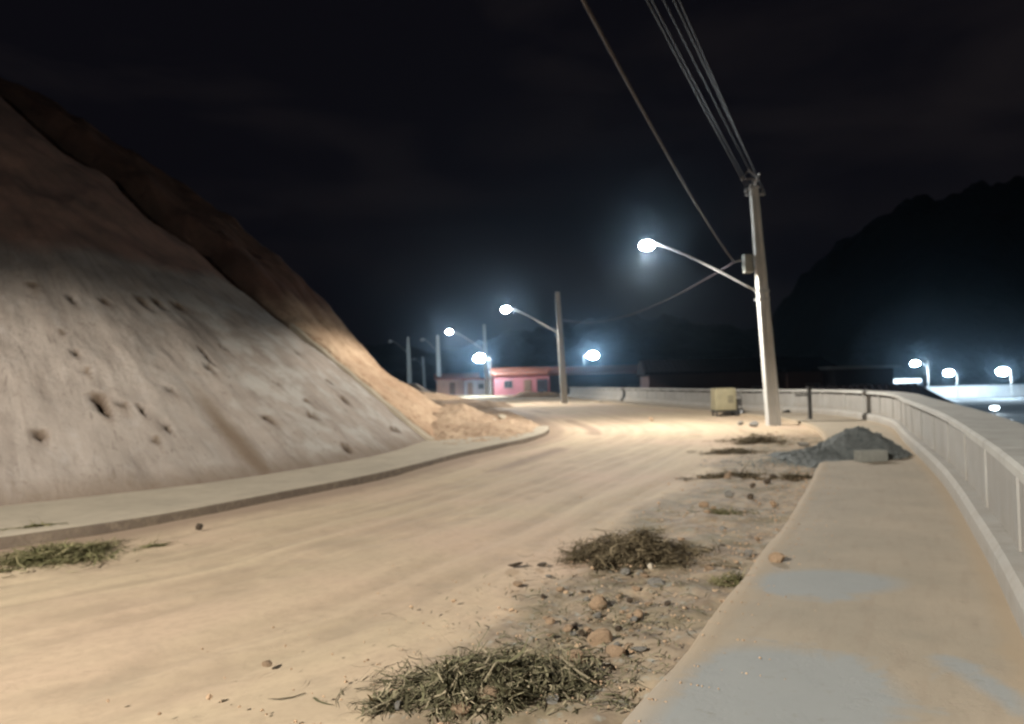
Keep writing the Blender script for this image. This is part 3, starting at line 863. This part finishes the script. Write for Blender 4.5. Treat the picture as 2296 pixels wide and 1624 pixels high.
def house(name, label, c, w, d, h, wall_m, roof_m, rot=0.0, roof='gable', rise=1.0, wins=(), doors=(), over=.35, group='houses beyond the parapet', tiles=0):
    t = thing(name, label, 'house', c, rot, group)
    obj('wall', boxbm((0, 0, h / 2 - .3), (w, d, h + .6)), wall_m, t)
    bm = bmesh.new(); W, D = w / 2 + over, d / 2 + over
    if roof == 'flat':
        add_box(bm, Vector((0, 0, h + .10)), (2 * W, 2 * D, .18), 0, .02)
    else:
        hip = W if roof == 'gable' else max(.3, W - D)
        rx = hip if roof == 'hip' else W
        lo = [(-W, -D, h), (W, -D, h), (W, D, h), (-W, D, h)]
        vs = [bm.verts.new(p) for p in lo] + [bm.verts.new((x, y, z + .14)) for x, y, z in lo] + [bm.verts.new((-rx, 0, h + rise + .14)), bm.verts.new((rx, 0, h + rise + .14))]
        for f in ((3, 2, 1, 0), (0, 1, 5, 4), (1, 2, 6, 5), (2, 3, 7, 6), (3, 0, 4, 7), (4, 5, 9, 8), (6, 7, 8, 9), (5, 6, 9), (7, 4, 8)): bm.faces.new([vs[i] for i in f])
        bmesh.ops.recalc_face_normals(bm, faces=bm.faces)
    rf = obj('roof', bm, roof_m, t)
    if tiles and roof != 'flat':
        bm = bmesh.new(); sl = math.hypot(D, rise)
        for i in range(tiles):
            x = -rx + (i + .5) * 2 * rx / tiles
            add_tube(bm, [(x, -D - .02, h + .16), (x, -.02, h + rise + .16)], .07, 6)
        bmesh.ops.recalc_face_normals(bm, faces=bm.faces)
        stuff(obj('tile_rows', bm, roof_m, rf))
    for (x, z, ww, hh) in wins:
        bm = bmesh.new(); y = -d / 2 - .02
        for (bx, bz, sx, sz) in ((0, hh / 2, ww + .16, .08), (0, -hh / 2, ww + .16, .08), (-ww / 2, 0, .08, hh - .082), (ww / 2, 0, .08, hh - .082), (0, 0, .05, hh - .082)):
            add_box(bm, Vector((x + bx, y, z + bz)), (sx, .09, sz))
        fr = obj('window', bm, M_FRAME, t)
        obj('pane', boxbm((x, -d / 2 - .008, z), (ww - .06, .012, hh - .06)), M_GLASS, fr)
    for (x, ww, hh, m) in doors:
        dr = obj('door', boxbm((x, -d / 2 - .03, hh / 2), (ww, .08, hh), 0, .01), m, t)
        obj('handle', boxbm((x + ww * .36, -d / 2 - .09, hh * .48), (.12, .05, .05)), M_STEEL, dr)
    return t
def wpt(px, y, z=0.0):
    p = at_depth(px, 860, y); return (p.x, p.y, z)
# pink house, orange house
P = wpt(1168, 106)
house('pink_house', 'low pink house with red tiled roof beside the third lamp pole', P, 7.6, 7, 2.75, M_PINK, M_TILE, R(4), 'gable', .9, [(-2.0, 1.5, 1.1, .95)], [(.6, .95, 2.05, M_DOOR), (2.6, 1.5, 2.1, M_DARKW)], tiles=28)
P = wpt(1024, 124)
house('orange_house', 'low orange rendered house left of the pink one', P, 6.6, 6, 2.5, M_ORANGE, M_TILE, R(6), 'gable', .8, [(1.6, 1.4, 1.0, .9)], [(-.8, .9, 2.0, M_DOOR)], tiles=22)
P = wpt(1072, 121)
house('grey_house', 'small grey rendered house between the orange and the pink house', P, 4.2, 6, 2.3, M_GREYW, M_TILE, R(0), 'flat', 0, [(.6, 1.3, .9, .8)], [(-1.1, .85, 1.95, M_DOOR)])
P = wpt(1345, 97, -1.4)
house('long_house', 'long dark row house with a dull red tiled roof', P, 12.8, 7, 3.9, M_DARKW, M_TILE, R(-3), 'gable', .9, [(-4, 1.9, 1.2, 1.0), (-.8, 1.9, 1.2, 1.0), (3.9, 1.9, 1.2, 1.0)], [(1.6, .95, 2.1, M_DOOR)], tiles=40)
P = wpt(1590, 62, -3.1)
house('brick_house', 'wide dark brick house behind the yellow machine', P, 10.5, 7, 5.1, M_BRICKW, M_DARKTILE, R(-4), 'gable', 1.1, [(-3.4, 3.4, 1.2, 1.1), (0, 3.4, 1.2, 1.1), (3.2, 3.4, 1.2, 1.1)], [(-1.5, .95, 2.1, M_DOOR)], tiles=30)
P = wpt(1782, 58, -3.1)
house('brick_house', 'narrow dark brick house just right of the near pole', P, 3.6, 6, 5.0, M_BRICKW, M_DARKTILE, R(3), 'gable', 1.0, [(0, 3.6, 1.0, 1.0)], [(.9, .9, 2.05, M_DOOR)], tiles=12)
P = wpt(1896, 56, -3.1)
house('shed', 'dark flat shed with a pale metal roof edge right of the brick houses', P, 4.1, 6, 5.1, M_DARKW, M_METALROOF, R(0), 'flat', 0, [(-.2, 3.6, 1.3, .7)], [(1.2, .9, 2.0, M_DOOR)])
# dark hipped roof just below the parapet
Pr = at_depth(2030, 868, 33)
house('dark_house', 'dark hip roofed house just below the parapet hiding part of the lit yard', (15.15, 33, -3.1), 9.4, 4.4, 1.9, M_DARKW, M_DARKTILE, 0, 'hip', 2.15, [(-2, 1.1, 1.2, 1.0), (2, 1.1, 1.2, 1.0)], [(0, .9, 1.9, M_DOOR)], .4, tiles=16)

# lit yard, white wall, canopy and low lamps
g0, g1 = np.linspace(40, 175, 60), np.linspace(46, 131, 40)
X, Y = np.meshgrid(g0, g1)
M_YARD = make_conc('yard_concrete', (.30, .31, .32), (.25, .26, .27), .3)
structure(link('yard', grid_mesh('yard', X, Y, -2.92 + .02 * fbm(X * .2, Y * .2)), M_YARD))
a, b = at_depth(2078, 878, 131), at_depth(2700, 878, 131)
t = thing('boundary_wall', 'bright white wall lit by the yard lamps at the far right', 'wall', ((a.x + b.x) / 2, 131, -2.95))
nwp = 16; pw = (b.x - a.x) / nwp
for i in range(nwp):
    x = -(b.x - a.x) / 2 + (i + .5) * pw
    obj('panel', boxbm((x, 0, 1.0), (pw - .03, .2, 2.05)), M_WHITEW, t)
obj('coping', boxbm((0, 0, 2.08), ((b.x - a.x) + .2, .34, .1)), M_WHITEW, t)
Pc = at_depth(1998, 855, 84)
t = thing('canopy', 'white flat canopy with a brightly lit edge beyond the dark shed', 'canopy', (Pc.x, 84, -2.95))
hc = Pc.z + 2.95
obj('roof', boxbm((0, 0, hc), (4.1, 5.0, .42), 0, .02), M_WHITEW, t)
for sx in (-1, 1):
    for sy in (-1, 1): obj('post', tubebm([(sx * 1.8, sy * 2.2, 0), (sx * 1.8, sy * 2.2, hc - .22)], .08, 8), M_STEEL, t)
for px, py, sc, lbl in ((2230, 916, .7, 'larger low lamp glaring on the lit yard floor'), (2262, 947, .5, 'small dim low lamp at the near edge of the lit yard')):
    L = on_z(px, py, -2.3)
    t = thing('bollard_lamp', lbl, 'bollard lamp', (L.x, L.y, -2.93), 0, 'low lamps in the yard')
    obj('post', tubebm([(0, 0, 0), (0, 0, .48)], .10, 10), M_DARKSTEEL, t)
    bm = bmesh.new(); add_tube(bm, [(0, 0, .48), (0, 0, .55), (0, 0, .8), (0, 0, .86)], [.2 * sc, .55 * sc, .55 * sc, .2 * sc], 14); bmesh.ops.recalc_face_normals(bm, faces=bm.faces)
    obj('lens', bm, M_LENSLOW if sc > .6 else M_LENSDIM, t, True)
    obj('cap', tubebm([(0, 0, .862), (0, 0, .92)], .3 * sc, 12), M_DARKSTEEL, t)

# ---------------------------------------------------------------- site machine by the pole
Bm = on_z(1624, 932, 0)
t = thing('site_machine', 'faded yellow box shaped site machine on short legs by the parapet', 'machine', (Bm.x, Bm.y, 0), R(6)); t.scale = (.82, .82, .88)
obj('body', boxbm((-.02, 0, .78), (1.12, .75, 1.02), 0, .05, .97), M_YELLOW, t)
obj('lid', boxbm((-.02, 0, 1.305), (1.06, .72, .04), 0, .01), M_YELLOW, t)
obj('side_panel', boxbm((-.02, -.385, .80), (.86, .02, .70), 0, .006), M_YELLOW, t)
for i in range(4): obj('vent_slat', boxbm((.22, -.40, .66 + .09 * i), (.30, .015, .035), 0, .004), M_DARKSTEEL, t)
obj('chassis', boxbm((.08, 0, .22), (1.38, .62, .08), 0, .01), M_DARKSTEEL, t)
for sx in (-.5, .55):
    for sy in (-.26, .26): obj('leg', boxbm((sx, sy, .085), (.09, .09, .19), 0, .01), M_DARKSTEEL, t)
obj('engine', boxbm((.72, 0, .62), (.26, .40, .34), 0, .04), M_DARKSTEEL, t)
obj('pipe', tubebm([(.66, .05, .42), (.76, .05, .36), (.78, .05, .26)], .05, 8), M_DARKSTEEL, t, True)
obj('handle', tubebm([(.54, -.2, .95), (.82, -.2, 1.0), (.86, -.2, .9), (.86, -.2, .28)], .022, 6), M_DARKSTEEL, t, True)
bm = tubebm([(.80, -.30, .17), (.80, -.22, .17)], .165, 18)
wh = obj('wheel', bm, M_RUBBER, t); obj('rim', tubebm([(.80, -.312, .17), (.80, -.302, .17)], .08, 12), M_STEEL, wh)

# dark post with a small panel in front of the parapet
Bp = on_z(1817, 945, 0); Bp.z = .06
t = thing('steel_post', 'short dark steel post standing before the parapet bend', 'post', (Bp.x, Bp.y, Bp.z))
obj('shaft', boxbm((0, 0, .55), (.11, .11, 1.1), 0, .01), M_DARKSTEEL, t)
obj('cap', boxbm((0, 0, 1.12), (.15, .15, .04), 0, .008), M_DARKSTEEL, t)
obj('arm', boxbm((-.28, .0, .86), (.44, .05, .06), 0, .006), M_DARKSTEEL, t)
obj('base_plate', boxbm((0, 0, .015), (.24, .24, .03), 0, .006), M_DARKSTEEL, t)

# ---------------------------------------------------------------- gravel heap with block
Gc = on_z(1925, 1030, .08) + Vector((.35, .75, 0))
g = np.linspace(-1, 1, 150); X, Y = np.meshgrid(g, g)
lx, ly = X * 1.45, Y * 1.25
rr = np.sqrt((lx / .92) ** 2 + (ly / .95) ** 2) + .45 * fbm(lx * 1.5 + 2, ly * 1.5, 4)
Zg = .54 * np.clip(1 - rr, 0, 1) ** .8
tail = np.exp(-(((lx + 1.0) / .75) ** 2 + ((ly + .35) / .45) ** 2)) * .10 + np.exp(-(((lx + .9) / .5) ** 2 + ((ly + .1) / .5) ** 2)) * .12
Zg = np.maximum(Zg, tail - .02) + (Zg > .01) * (.05 * fbm(lx * 5, ly * 5, 4) + .03 * fbm(lx * 22, ly * 22, 2))
edge = sstep(.82, 1.0, np.maximum(abs(X), abs(Y)))
me = grid_mesh('heap', Gc.x + lx, Gc.y + ly, .085 + Zg - .10 * edge - .012)
t = thing('gravel_heap', 'dark grey crushed stone heap dumped across the walkway', 'gravel heap', (0, 0, 0))
o = link('heap', me, M_GRAVEL, t)
rock_meshes = []
def rock(seed, sub=2, amp=.35):
    bm = bmesh.new(); bmesh.ops.create_icosphere(bm, subdivisions=sub, radius=1.0)
    r = random.Random(seed)
    ph = [Vector((r.uniform(-1, 1), r.uniform(-1, 1), r.uniform(-1, 1))).normalized() for _ in range(9)]
    cut = [r.uniform(.55, .9) for _ in range(9)]
    for v in bm.verts:
        c = v.co.copy()
        for p_, k_ in zip(ph, cut):
            e = c.dot(p_) - k_
            if e > 0: c -= p_ * e * .9
        c *= 1 + amp * .3 * (r.random() - .5)
        v.co = c
    return mesh_of(bm, 'rock')
rock_meshes = [rock(i) for i in range(8)]
small_meshes = [rock(50 + i, 1, .5) for i in range(6)]
# loose stones on and around the heap as one body
def scatter_mesh(name, items, m, parent=None):
    vs, fs = [], []
    srcs = []
    for sm in small_meshes:
        srcs.append((np.array([v.co[:] for v in sm.vertices]), [tuple(p.vertices) for p in sm.polygons]))
    off = 0
    for (x, y, z, s) in items:
        co, fa = srcs[random.randrange(len(srcs))]
        a = random.uniform(0, 6.28); ca, sa = math.cos(a), math.sin(a)
        q = co * np.array((1, random.uniform(.6, 1), random.uniform(.5, .8))) * s
        vs.append(np.stack([q[:, 0] * ca - q[:, 1] * sa + x, q[:, 0] * sa + q[:, 1] * ca + y, q[:, 2] + z], 1))
        fs += [tuple(i + off for i in f) for f in fa]; off += len(co)
    me = bpy.data.meshes.new(name); me.from_pydata(np.concatenate(vs).tolist(), [], fs)
    return stuff(link(name, me, m, parent))
items = []
for _ in range(1500):
    i, j = random.randrange(150), random.randrange(150)
    if Zg[i, j] > .012: items.append((Gc.x + lx[i, j], Gc.y + ly[i, j], .085 + Zg[i, j], random.uniform(.012, .032)))
scatter_mesh('loose_stones', items, M_GRAVEL, t)
items = []
for _ in range(900):
    a, r_ = random.uniform(0, 6.28), abs(random.gauss(0, 1))
    x = Gc.x - 1.25 + .75 * r_ * math.cos(a); y = Gc.y - .35 + .6 * r_ * math.sin(a)
    items.append((x, y, .02, random.uniform(.008, .022)))
scatter_mesh('spilled_grit', items, M_GRIT)
Bb = on_z(1950, 1034, .08)
t = thing('cement_block', 'grey hollow cement block lying at the foot of the gravel heap', 'block', (Bb.x, Bb.y - .05, .082), R(8))
bm = bmesh.new(); 
for dx in (-.235, 0, .235): add_box(bm, Vector((dx, 0, .095)), (.045, .13, .185), 0, .006)
for dy in (-.08, .08): add_box(bm, Vector((0, dy, .095)), (.52, .032, .19), 0, .006)
obj('shell', bm, M_BLOCK, t)

# ---------------------------------------------------------------- heaps of cut grass
def ground_z(x, y): return -.02
def grass_heap(label, c, rx, ry, h, nb, m, rot=0.0, blade=(.10, .26), name='grass_heap', wid=.0034):
    vs, fs = [], []; off = 0
    r = np.random.default_rng(int(abs(c[0] * 100 + c[1] * 10)))
    ncl = max(10, int(26 * rx * ry / .15)); cl = []
    for i in range(ncl):                        # ragged wisps thrown on one another
        a = r.uniform(0, 6.283); q = abs(r.normal(0, .62))
        cl.append((q * math.cos(a), q * math.sin(a), r.uniform(0, 6.283), r.uniform(.06, .34), r.uniform(.4, 1.5), r.uniform(.35, 1.25) * max(.15, 1 - q * .62)))
    wts = np.array([c_[4] / (1 + .7 * math.hypot(c_[0], c_[1])) for c_ in cl]); wts /= wts.sum()
    pick = r.choice(ncl, nb, p=wts)
    for i in range(nb):
        cx_, cy_, cyaw, crad, _, chh = cl[pick[i]]
        stray = r.uniform() < .07
        k1, k2 = r.normal(0, crad * (2.6 if stray else 1)), r.normal(0, crad * (1.8 if stray else .6))
        px, py = rx * (cx_ + k1 * math.cos(cyaw) - k2 * math.sin(cyaw)), ry * (cy_ + k1 * math.sin(cyaw) + k2 * math.cos(cyaw))
        x = c[0] + px * math.cos(rot) - py * math.sin(rot); y = c[1] + px * math.sin(rot) + py * math.cos(rot)
        z = c[2] + (0 if stray else r.uniform(0, 1) ** 1.4 * h * chh)
        L = blade[0] * .5 + (blade[1] - blade[0]) * min(2.0, r.gamma(1.6, .38)); yaw = cyaw + r.normal(0, .75); tilt = r.normal(.10, .12 if stray else .30)
        d = np.array((math.cos(yaw) * math.cos(tilt), math.sin(yaw) * math.cos(tilt), math.sin(tilt)))
        sdv = np.array((-math.sin(yaw), math.cos(yaw), r.uniform(-.8, .8))); sdv /= np.linalg.norm(sdv)
        w = wid * (r.uniform(.4, 1.3) if r.uniform() > .1 else r.uniform(1.5, 2.8)); bend = r.uniform(-.35, .1) * L
        side2 = r.normal(0, .18) * L
        p0 = np.array((x, y, z)); pts = []
        for s_ in (-.5, -.15, .2, .5):
            pt = p0 + d * L * s_ + np.array((0, 0, bend * s_ * s_ * 2)) + sdv * side2 * s_ * s_ * 4
            pt[2] = max(pt[2], c[2] + .004); pts.append(pt)
        for k_, pt in enumerate(pts):
            ww = w * (1 if k_ < 3 else .3)
            vs += [pt + sdv * ww, pt - sdv * ww]
        for k_ in range(3): fs.append((off + 2 * k_, off + 2 * k_ + 1, off + 2 * k_ + 3, off + 2 * k_ + 2))
        off += 8
    me = bpy.data.meshes.new(name); me.from_pydata([tuple(v) for v in vs], [], fs)
    return tag(link(name, me, m), label, 'grass heap', 'heaps of cut grass on the road')
def gz(px, py, z=0.0): 
    p = on_z(px, py, z); return (p.x, p.y, -.015)
grass_heap('largest heap of green cut grass closest to the camera', gz(1085, 1535), .52, .32, .20, 10500, M_STRAW, .15)
grass_heap('brown heap of dry cut grass halfway along the walkway edge', gz(1430, 1250), .58, .42, .25, 10500, M_STRAWDARK, -.1)
grass_heap('flat olive spread of cut grass by the apron kerb', gz(130, 1246), .66, .42, .12, 6500, M_STRAWGREEN, .6)
grass_heap('thin dark line of grass lying in the road before the gravel', gz(1640, 1068), .62, .26, .07, 1500, M_STRAWDARK, .0, (.12, .3), 'grass_heap', .006)
grass_heap('far heap of old grass near the lamp pole foot', gz(1700, 990), .75, .75, .20, 1800, M_STRAWDARK, .2, (.12, .3), 'grass_heap', .006)
grass_heap('dark grass patch left of the farthest grass heap', gz(1640, 1012), .60, .5, .08, 1000, M_STRAWDARK, .1, (.12, .3), 'grass_heap', .006)
grass_heap('narrow dark grass strip against the walkway kerb by the gravel', gz(1770, 1072), .42, .2, .06, 900, M_STRAWDARK, .2, (.12, .3), 'grass_heap', .006)
grass_heap('small olive grass tuft at the walkway kerb past the brown heap', gz(1640, 1305), .14, .10, .10, 420, M_STRAWGREEN, .2, (.06, .16))
grass_heap('thin olive grass scraps between the brown heap and gravel', gz(1610, 1150), .42, .45, .05, 520, M_STRAWGREEN, .4, (.06, .18))
grass_heap('green sprig lying along the apron edge', gz(90, 1180, .112)[:2] + (.112,), .26, .04, .03, 220, M_STRAWGREEN, .55, (.08, .2))
# scattered stalks and crumbs between the heaps
vs, fs, off = [], [], 0
for i in range(900):
    px, py = random.gauss(1330, 150), random.uniform(1270, 1600)
    px -= (py - 1400) * .35
    p = on_z(px, py, 0); d = p.xy - Vector(p.xy)
    dd, _ = nearest(ROADR, np.array([[p.x]]), np.array([[p.y]]))
    if dd[0, 0] < .05: continue
    yaw = random.uniform(0, 6.28); L = random.uniform(.03, .14); w = random.uniform(.002, .005)
    a = Vector((math.cos(yaw), math.sin(yaw), 0)) * L / 2; b = Vector((-math.sin(yaw), math.cos(yaw), .3)) * w
    z = Vector((p.x, p.y, random.uniform(.004, .03)))
    vs += [z - a - b, z - a + b, z + Vector((0, 0, .012)) + b, z + Vector((0, 0, .012)) - b, z + a + b * .4, z + a - b * .4]
    fs += [(off, off + 1, off + 2, off + 3), (off + 3, off + 2, off + 4, off + 5)]; off += 6
me = bpy.data.meshes.new('straw_litter'); me.from_pydata([tuple(v) for v in vs], [], fs)
stuff(link('straw_litter', me, M_STRAW))

# ---------------------------------------------------------------- clods and stones
def clod(px, py, w_px, label, m, z=0.0, squash=.65, name='earth_clod', cat='clod', group=None, k=[0]):
    p = on_z(px, py, z); dist = p.y; r = .5 * w_px / FPX * dist
    src = rock_meshes[k[0] % len(rock_meshes)]; k[0] += 1
    me = src.copy(); me.materials.clear()
    o = link(name, me, m); o.location = (p.x, p.y, z + r * squash * .45)
    o.scale = (r, r * random.uniform(.7, 1.0), r * squash); o.rotation_euler = (random.uniform(-.3, .3), random.uniform(-.3, .3), random.uniform(0, 6.28))
    return tag(o, label, cat, group)
clod(1740, 1258, 42, 'lone tan clod sitting on the walkway edge', M_CLOD, .085)
clod(446, 1187, 22, 'lone dark clod in the road near the apron kerb', M_CLODDARK, 0, .9)
clod(1721, 1083, 20, 'small dark clod on bare soil near the gravel spill', M_CLODDARK, 0, .9)
clod(600, 1490, 30, 'flat brown crumb alone in the middle of the sandy road', M_CLOD, 0, .3)
clod(1100, 1572, 82, 'largest orange clod in front of the nearest grass heap', M_CLOD, 0, .6)
clod(1035, 1596, 60, 'orange clod left of the largest one at the frame bottom', M_CLOD, 0, .5)
clod(895, 1587, 36, 'pale pebble left of the nearest grass heap', M_CLODGREY, 0, .6)
clod(1240, 1575, 40, 'grey stone right of the largest orange clod', M_CLODGREY, 0, .5)
clod(1345, 1440, 62, 'big orange clod right above the nearest grass heap', M_CLOD, 0, .7)
clod(1380, 1470, 50, 'broken orange clod beside the big one near the grass', M_CLOD, 0, .7)
clod(1290, 1478, 46, 'reddish clod at the corner of the nearest grass heap', M_CLOD, 0, .7)
clod(1340, 1362, 44, 'dark sided clod halfway between the two big grass heaps', M_CLOD, 0, .9)
clod(1430, 1385, 34, 'small clod nearer the walkway between the grass heaps', M_CLOD, 0, .8)
clod(1470, 1312, 48, 'flat clod just below the brown grass heap', M_CLODGREY, 0, .5)
clod(1460, 1275, 22, 'small white stone at the foot of the brown heap', M_APRON, 0, .8)
clod(1155, 1268, 40, 'flat dark scrap left of the brown grass heap', M_CLODDARK, 0, .25)
clod(1215, 1267, 30, 'second flat dark scrap beside the brown heap', M_CLODDARK, 0, .25)
clod(1435, 1460, 44, 'flat dark edged stone by the walkway opposite the nearest heap', M_CLODGREY, 0, .35)
clod(1125, 938, 24, 'pale stone on the loose earth bank', M_APRON, .35, .6); clod(1105, 945, 16, 'smaller pale stone on the loose earth bank', M_APRON, .35, .6)
clod(1460, 942, 14, 'small stone on the bright sand under the near lamp', M_CLOD, 0, .7)
clod(1690, 955, 26, 'pale rubble lump left of the near pole foot', M_CLODGREY, 0, .6)
clod(1660, 952, 18, 'small rubble lump between the machine and the pole', M_CLODGREY, 0, .6)
clod(1800, 1000, 30, 'pale lump of rubble between the far grass heap and gravel', M_CLODGREY, 0, .5)
GR = 'loose clods strewn between the grass heaps and the walkway'
for i in range(70):
    py = random.uniform(1275, 1500); px = random.gauss(1400 - (py - 1275) * .42, 85)
    if i > 52: py = random.uniform(1060, 1250); px = random.gauss(1700 - (py - 1060) * .55, 45)
    p = on_z(px, py, 0); dd, _ = nearest(ROADR, np.array([[p.x]]), np.array([[p.y]]))
    if dd[0, 0] < .12: continue
    km, kn = random.choice(((M_CLOD, 'orange clod'), (M_CLOD, 'orange clod'), (M_CLODGREY, 'grey stone'), (M_CLODDARK, 'dark brown clod')))
    kp = 'on the bare soil before the gravel' if i > 52 else ('just below the brown grass heap' if py < 1350 else ('midway between the two big grass heaps' if py < 1430 else 'above the nearest grass heap'))
    ks = random.uniform(12, 27)
    clod(px, py, ks, ('tiny ' if ks < 17 else 'small ') + kn + ' lying loose ' + kp, km, 0, random.uniform(.4, .8), 'earth_clod', 'clod', GR)
items = []
for i in range(3600):
    s0 = random.uniform(1.5, 22); j = int(np.argmin(np.abs(ROADR[:, 1] - s0)))
    off_ = abs(random.gauss(.1, .95)); p = ROADR[j]
    x, y = p[0] - .88 * off_, p[1] + .46 * off_
    dd, _ = nearest(ROADR[max(0, j - 12):j + 12], np.array([[x]]), np.array([[y]]))
    if dd[0, 0] < .02: continue
    items.append((x, y, -.005 + .03 * random.random(), random.uniform(.003, .013) * (1 + (random.random() < .08))))
for i in range(420):
    s0 = random.uniform(1.5, 13); j = int(np.argmin(np.abs(ROADR[:, 1] - s0))); off_ = .03 + abs(random.gauss(0, .22)); p = ROADR[j]
    items.append((p[0] + .88 * off_, p[1] - .46 * off_, .083, random.uniform(.003, .010)))
scatter_mesh('crumbled_earth', items, M_CLOD)

# ---------------------------------------------------------------- night air
bm = bmesh.new(); add_box(bm, Vector((0, 200, 66)), (1760, 960, 152))
hz = stuff(obj('haze', bm, None))
hm = bpy.data.materials.new('night_air'); hm.use_nodes = True
hn = hm.node_tree.nodes; hn.clear()
ho = hn.new('ShaderNodeOutputMaterial'); pv = hn.new('ShaderNodeVolumePrincipled')
pv.inputs['Color'].default_value = (.60, .80, 1.0, 1); pv.inputs['Density'].default_value = HAZE_DENSITY; pv.inputs['Anisotropy'].default_value = .95
hm.node_tree.links.new(pv.outputs[0], ho.inputs['Volume'])
hz.data.materials.clear(); hz.data.materials.append(hm)
